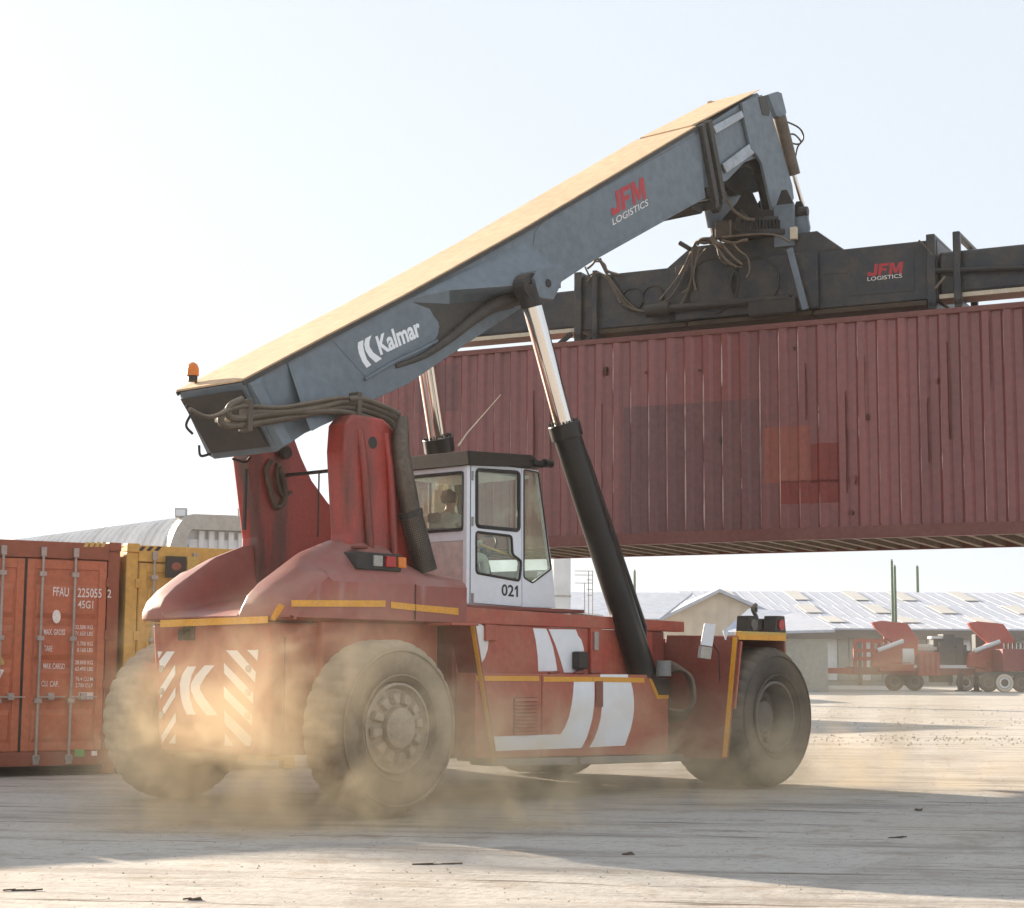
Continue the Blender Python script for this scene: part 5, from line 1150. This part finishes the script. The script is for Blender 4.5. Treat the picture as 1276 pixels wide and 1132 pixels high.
# poles
for px, py, dep, lab in ((791.5, 712, 130, 'thin green pole right of the lift cylinder'), (1112, 697, 128, 'tallest of the green poles, its foot hidden by the warehouse front'), (1115.5, 704, 133, 'green pole just right of the tallest one'), (1143.5, 704, 190, 'green pole standing behind the warehouse, rightmost of the poles')):
    r_ = bg_root('pole', fpx(px, dep), dep, 0, label=lab, cat='pole', group='green poles over the warehouse')
    w_ = .12 if dep < 150 else .2; MB().tube([(0, 0, 0), (0, 0, fz(py, dep))], [w_*1.1, w_*.8], 10).build('shaft', M['polegreen'], r_, smooth=60)
    MB().cyl((0, 0, fz(py, dep)), (0, 0, fz(py, dep)+.12), w_*.5, 8).build('cap', M['polegreen'], r_)
# arched shed on the left
D6 = 50.0
an6 = math.atan2(6.4, -5.1)                      # direction of the ridge in (right, away)
arch = bg_root('arched_shed', fpx(243, D6), D6, 0, label='grey barrel-roofed shed with a corrugated gable behind the yellow container', cat='shed')
rd = V((-.62, .78, 0)); gd = V((.78, .62, 0)); Hh = fz(649, D6); Rr = 4.2; gl_ = 11.0
prof6 = [(-Rr+.0, Hh-3.6)]+[(-Rr+Rr*math.sin(t*PI/2/8)**1.0, Hh-Rr*.86*(1-math.sin(t*PI/2/8))-.0) for t in range(0)]
prof6 = []
for t in range(13):
    a = PI/2*t/12; prof6.append((-math.cos(a)*.85, Hh-1.5+1.5*math.sin(a)))
prof6 += [(gl_*.5, Hh+.15), (gl_, Hh)]
base = -rd*0
def g3(u_, z, w_): return gd*u_+rd*w_+V((0, 0, z))
m = MB(); pts = [(-.85, 0)]+prof6+[(gl_, 0)]
m.ext([g3(u_, z, .4) for u_, z in pts], rd*22); m.build('barrel', M['shedpale'], arch)
for k in range(46):
    w_ = .5+k*.48
    rb_ = MB(); rb_.tube([g3(-.85, 2, w_)]+[g3(u_, z+.02, w_) for u_, z in prof6[:14]], .07, 6); rb_.build('roof_rib', M['shedpale'], arch, smooth=60)
# gable: flat fascia band and ribbed sheet
outer = [g3(u_, z+.12, 0) for u_, z in prof6]; 
inn = []
for (u_, z) in prof6: inn.append((u_+.5*max(0, min(1, -u_/.85)), z-.33*(1+u_/.85*.6 if u_ < 0 else 1)))
m = MB()
for i in range(len(prof6)-1):
    a, b = prof6[i], prof6[i+1]; c, d_ = inn[i], inn[i+1]
    m.hexa([g3(a[0], a[1]+.12, 0), g3(b[0], b[1]+.12, 0), g3(d_[0], d_[1], 0), g3(c[0], c[1], 0), g3(a[0], a[1]+.12, .38), g3(b[0], b[1]+.12, .38), g3(d_[0], d_[1], .38), g3(c[0], c[1], .38)])
m.build('fascia', M['galv'], arch)
m = MB().ext([g3(-.5, 0, .3), g3(-.5, Hh-1.5, .3), g3(-.1, Hh-.6, .3), g3(gl_, Hh-.30, .3), g3(gl_, 0, .3)], rd*.08).build('gable_wall', M['shedpale'], arch)
for k in range(34):
    u_ = -.4+k*.33; z = min(Hh-.34, Hh-1.3+(u_+.4)*1.6)
    MB().hexa([g3(u_, 0, .22), g3(u_+.17, 0, .22), g3(u_+.17, z, .22), g3(u_, z, .22), g3(u_, 0, .30), g3(u_+.17, 0, .30), g3(u_+.17, z, .30), g3(u_, z, .30)]).build('gable_rib', M['shedpale'], arch)
for px, lab in ((223.5, 'square floodlight on the shoulder of the arched shed, left one'), (302, 'square floodlight on the arched shed roof, next to the red mast')):
    fl = empty('floodlight', far(fpx(px, D6), D6+.1), math.atan2(RH.y, RH.x), label=lab, cat='floodlight', group='floodlights on the arched shed')
    z = fz(650, D6); MB().bar((0, 0, z-.15), (0, .1, z+.1), .05).build('stem', M['galv'], fl)
    MB().hexa([(-.16, -.06, z+.06), (.18, -.06, z+.06), (.16, .10, z+.34), (-.20, .10, z+.34), (-.16, .06, z+.04), (.18, .06, z+.04), (.16, .22, z+.30), (-.20, .22, z+.30)]).build('housing', M['galv'], fl, bevel=.01)
    MB().hexa([(-.12, -.064, z+.09), (.14, -.064, z+.09), (.12, .085, z+.31), (-.16, .085, z+.31), (-.12, -.055, z+.09), (.14, -.055, z+.09), (.12, .095, z+.31), (-.16, .095, z+.31)]).build('lens', M['shedpale'], fl)

# ==================================================================== PARKED SIDE-LOADER TRAILERS
DT = 108.0
tx = lambda px: fpx(px, DT)
tz = lambda py: fz(py, DT)
gzr = tz(857)
def twheel(lat, dep, parent, mat='trailer_wheel', r=.52, white=False):
    c = V((lat, dep, r)); w_ = MB().cyl(c, c+V((0, .3, 0)), r, 24).build('wheel', M['tyre_grey'], parent, smooth=30)
    MB().lathe([(r*.62, -.01), (r*.58, -.03), (.1, .04), (0, .0)], c, 'y', 20).build('rim', M['shedpale'] if white else M['rim_grey'], w_, smooth=40)
    if white: MB().lathe([(r*.95, -.004), (r*.66, -.012)], c, 'y', 24).build('whitewall', M['shedtan'], w_)
def crane(ox, parent, mat):
    """folding side-loader crane arm seen from the side"""
    MB().prism([(ox-1.6, 1.5), (ox-1.5, 2.3), (ox-.3, 3.0), (ox-1.3, 3.9), (ox-1.5, 4.25), (ox-.9, 4.35), (ox+.7, 4.2), (ox+1.4, 3.2), (ox+1.3, 2.3), (ox+.9, 1.7), (ox-.4, 1.7), (ox-.5, 1.4)], -.4, .1).build('crane_arm', mat, parent, bevel=.06)
    MB().cyl((ox-1.2, -.55, 2.5), (ox+.4, -.55, 3.1), .14, 10).build('crane_ram', M['shedpale'], parent)
    MB().box((ox-1.1, -.3, 1.2), (ox+1.1, .8, 1.75)).build('crane_base', mat, parent, bevel=.04)
t1 = bg_root('trailer', 0, DT, 0, label='long red side-loader trailer with two folded cranes, parked before the warehouse', cat='trailer')
MB().box((tx(985), 0, 1.05), (tx(1062), .3, 1.40)).box((tx(985), 2.0, 1.05), (tx(1062), 2.3, 1.40)).build('frame_rail', M['trailer_red'], t1)
MB().box((tx(1062), -.05, 1.0), (tx(1247), 2.4, 1.45)).build('deck', M['trailer_maroon'], t1)
MB().box((tx(1104), -.12, 1.42), (tx(1246), .0, 1.62)).build('deck_edge', M['shedpale'], t1)
for px in (1064, 1076, 1086, 1094, 1102): MB().box((tx(px)-.1, -.1, 1.45), (tx(px)+.1, .1, tz(796 if px != 1102 else 790))).build('rack_post', M['trailer_red'], t1)
for py in (796, 808, 818): MB().box((tx(1064), -.12, tz(py)-.12), (tx(1102), .0, tz(py)+.1)).build('rack_rail', M['trailer_red'], t1)
crane(tx(1110)+.2, t1, M['trailer_red']); crane(tx(1225)+.4, t1, M['trailer_red'])
MB().cyl((tx(1121), .2, 2.2), (tx(1135), .2, 2.2), .75, 16).build('white_tank', M['shedpale'], t1, smooth=30)
MB().box((tx(1140), -.2, .95), (tx(1168), .6, 2.4)).build('side_locker', M['trailer_red'], t1, bevel=.05)
for k in range(4): MB().box((tx(1141+k*7), -.26, 1.1), (tx(1141+k*7)+.12, -.2, 2.3)).build('locker_rib', M['trailer_maroon'], t1)
MB().box((tx(1142), .3, 2.4), (tx(1170), 1.2, 2.9)).build('cargo_pipe_bundle', M['skylight'], t1, bevel=.15)
eng = MB(); 
for k in range(16):
    a = tx(1163)+k*.27; eng.box((a, random.uniform(-.1, .5), 1.4), (a+random.uniform(.2, .8), 1.4, 1.9+random.uniform(.1, 1.7)))
eng.build('pump_unit', M['darkmach'], t1, bevel=.03)
MB().box((tx(1160), .2, tz(793)), (tx(1175), 1.2, tz(790))).build('pump_cover', M['shedpale'], t1)
for px in (1113, 1138): twheel(tx(px), .1, t1, r=.56)
for px in (1194, 1214): MB().box((tx(px)-.14, -.05, .05), (tx(px)+.14, .25, 1.3)).box((tx(px)-.3, -.1, 0), (tx(px)+.3, .3, .08)).build('landing_leg', M['darkmach'], t1)
for px in (1118, 1160): MB().box((tx(px), .2, .55), (tx(px)+1.3, 1.2, 1.05)).build('tool_box', M['darkmach'], t1, bevel=.04)
twheel(tx(1202), .3, t1, r=.54, white=True)
t2 = bg_root('trailer', 0, DT-3, 0, label='maroon flatbed trailer with a row of wheels at the right edge', cat='trailer')
tx2 = lambda px: fpx(px, DT-3)
MB().box((tx2(1247), 0, 1.25), (tx2(1330), 2.4, 2.6)).build('side_board', M['trailer_maroon'], t2, bevel=.03)
for k in range(16): MB().box((tx2(1249)+k*.26, -.02, 2.62), (tx2(1249)+k*.26+.12, .1, 2.95)).build('stake', M['darkmach'], t2)
MB().box((tx2(1222), .1, .95), (tx2(1330), 2.2, 1.22)).build('chassis_rail', M['darkmach'], t2)
for px, wh in ((1229, False), (1248.5, True), (1270, False), (1292, True)): twheel(tx2(px), .0, t2, r=.56, white=wh)
# small white chest under the dust, fence line
# ==================================================================== LOOSE THINGS ON THE GROUND
def clod(px, py, L_, W_, H_, mat, lab, cat='debris', name='wood_scrap', rz=.1):
    q = at(px, py, z=0); r_ = empty(name, (q.x, q.y, gz(q.x, q.y)), math.atan2(RH.y, RH.x)+rz, label=lab, cat=cat)
    m = MB(); n_ = 9; pts = []
    for k in range(n_): a = 2*PI*k/n_; pts.append((math.cos(a)*L_*random.uniform(.6, 1), math.sin(a)*W_*random.uniform(.6, 1), 0))
    b = len(m.v); m.v += [V((p[0], p[1], -.01)) for p in pts]+[V((p[0]*.6, p[1]*.6, H_*random.uniform(.6, 1))) for p in pts]; m.f.append(list(range(n_, 2*n_)))
    m.f += [(k, (k+1) % n_, n_+(k+1) % n_, n_+k) for k in range(n_)]
    m.build('body', mat, r_)
    for k in range(2):
        m = MB(); a = random.uniform(-.8, .8)*L_; m.bar((a-L_*.3, random.uniform(-1, 1)*W_, H_*.5), (a+L_*.35, random.uniform(-1, 1)*W_, H_*.9), .012, .01); m.build('splinter', mat, r_)
M['debris'] = paint('dark_debris', (.10, .07, .05), (.18, .13, .10), .5, 9, .9)
for a in ((245, 1120, .075, .03, .018, 'dark scrap on the sunlit ground at the lower left'), (540, 1075, .24, .014, .012, 'long brown splinter on the sunlit ground near the shadow edge'), (1116, 1043, .10, .02, .015, 'dark flat scrap in the shade at the right'),
          (782, 1064, .07, .03, .02, 'dark clod close to the lower edge of the shade'), (1145, 1009, .05, .04, .03, 'small dark tuft in the shade under the lifted container'), (30, 1107, .12, .014, .012, 'dark sliver of wood at the left edge of the sunlit ground')):
    clod(*a[:5], M['debris'], a[5])
# fine gravel: nobody could count it
gr = MB(); fr_ = random.Random(3)
for i in range(3200):
    dep = 7.5*(9.0)**fr_.random(); lat = fr_.uniform(-.36, .36)*dep; q = far(lat, dep)
    s_ = fr_.uniform(.003, .009)*(1+dep*.03); z = gz(q.x, q.y); a = fr_.uniform(0, 6.28)
    c, s2 = math.cos(a)*s_, math.sin(a)*s_; b = len(gr.v)
    gr.v += [V((q.x+c, q.y+s2, z-.003)), V((q.x-s2, q.y+c, z-.003)), V((q.x-c*1.3, q.y-s2*1.3, z-.003)), V((q.x+s2, q.y-c, z-.003)), V((q.x, q.y, z+s_*.7))]
    gr.f += [(b, b+1, b+4), (b+1, b+2, b+4), (b+2, b+3, b+4), (b+3, b, b+4)]
for i in range(420):
    px = fr_.gauss(1150, 130); py = fr_.choice((884, 902, 921, 923))+fr_.gauss(0, 3)
    if px < 1010: continue
    q = at(px, py, z=0); s_ = fr_.uniform(.010, .034); z = 0; a = fr_.uniform(0, 6.28); c, s2 = math.cos(a)*s_, math.sin(a)*s_; b = len(gr.v)
    gr.v += [V((q.x+c, q.y+s2, z-.01)), V((q.x-s2, q.y+c, z-.01)), V((q.x-c*1.3, q.y-s2*1.3, z-.01)), V((q.x+s2, q.y-c, z-.01)), V((q.x, q.y, z+s_*.8))]
    gr.f += [(b, b+1, b+4), (b+1, b+2, b+4), (b+2, b+3, b+4), (b+3, b, b+4)]
M['gravel'] = paint('gravel', (.30, .26, .21), (.42, .38, .33), .7, 3, .9)
gr.build('gravel', M['gravel'], None, kind='stuff')

# ==================================================================== DUST AND HAZE
def dustmat(name, dens, scale, col, centre, radii, seed, lo=.45, hi=.62, stretch=(1, 1, 1)):
    m = bpy.data.materials.new(name); m.use_nodes = True; N, L = m.node_tree.nodes, m.node_tree.links
    for n in list(N):
        if n.type != 'OUTPUT_MATERIAL': N.remove(n)
    out = [n for n in N if n.type == 'OUTPUT_MATERIAL'][0]
    pv = N.new('ShaderNodeVolumePrincipled'); pv.inputs['Color'].default_value = (*col, 1); pv.inputs['Anisotropy'].default_value = .0
    tc = N.new('ShaderNodeTexCoord')
    mp = N.new('ShaderNodeMapping'); mp.inputs['Location'].default_value = (seed, seed*.7, 0); mp.inputs['Scale'].default_value = stretch; L.new(tc.outputs['Object'], mp.inputs[0])
    n1 = N.new('ShaderNodeTexNoise'); n1.inputs['Scale'].default_value = scale; n1.inputs['Detail'].default_value = 6; n1.inputs['Roughness'].default_value = .62; n1.inputs['Distortion'].default_value = 1.1
    L.new(mp.outputs[0], n1.inputs['Vector'])
    mr = N.new('ShaderNodeMapRange'); mr.inputs[1].default_value = lo; mr.inputs[2].default_value = hi; L.new(n1.outputs[0], mr.inputs[0])
    s = N.new('ShaderNodeVectorMath'); s.operation = 'DIVIDE'; L.new(tc.outputs['Object'], s.inputs[0]); s.inputs[1].default_value = radii
    ln = N.new('ShaderNodeVectorMath'); ln.operation = 'LENGTH'; L.new(s.outputs[0], ln.inputs[0])
    fo = N.new('ShaderNodeMapRange'); fo.interpolation_type = 'SMOOTHSTEP'; fo.inputs[1].default_value = .25; fo.inputs[2].default_value = 1.0; fo.inputs[3].default_value = 1; fo.inputs[4].default_value = 0; L.new(ln.outputs['Value'], fo.inputs[0])
    mu = N.new('ShaderNodeMath'); mu.operation = 'MULTIPLY'; L.new(mr.outputs[0], mu.inputs[0]); L.new(fo.outputs[0], mu.inputs[1])
    m2 = N.new('ShaderNodeMath'); m2.operation = 'MULTIPLY'; m2.inputs[1].default_value = dens; L.new(mu.outputs[0], m2.inputs[0])
    L.new(m2.outputs[0], pv.inputs['Density']); L.new(pv.outputs[0], out.inputs['Volume']); return m
def dust(centre, radii, dens, scale, seed, rz=YAW-PI/2, col=(.95, .80, .56), **k):
    m = MB(); x, y, z = radii; m.box((-x, -y, -min(z, centre[2]+.02)), (x, y, z))
    o = m.build('dust_cloud', dustmat('airborne_dust', dens, scale, col, centre, radii, seed, **k), None, kind='stuff'); o.location = centre; o.rotation_euler = (0, 0, rz); return o
dust((-1.5, -1.9, .4), (3.0, 1.6, 2.0), .85, 1.3, 3.1)
dust((-2.0, -1.3, .30), (1.3, .9, 1.3), 1.9, 1.8, 7.7)
dust((-.3, -2.9, .30), (1.7, .9, 1.2), 1.5, 1.9, 1.7)
dust((6.8, -3.0, .7), (2.6, 1.4, 1.8), .75, 1.0, 9.3)
dust((2.6, -1.4, .25), (4.4, 2.4, 1.3), .70, 1.2, 5.2)
hz_ = MB().box((-70, -70, -1.2), (260, 240, 11.5)).build('haze', M['gravel'], None, kind='stuff')
hm = bpy.data.materials.new('thin_haze'); hm.use_nodes = True
for n in list(hm.node_tree.nodes):
    if n.type != 'OUTPUT_MATERIAL': hm.node_tree.nodes.remove(n)
hv_ = hm.node_tree.nodes.new('ShaderNodeVolumePrincipled'); hv_.inputs['Density'].default_value = .0004; hv_.inputs['Color'].default_value = (.97, .95, .92, 1); hv_.inputs['Anisotropy'].default_value = .3
hm.node_tree.links.new(hv_.outputs[0], [n for n in hm.node_tree.nodes if n.type == 'OUTPUT_MATERIAL'][0].inputs['Volume'])
hz_.data.materials.clear(); hz_.data.materials.append(hm)
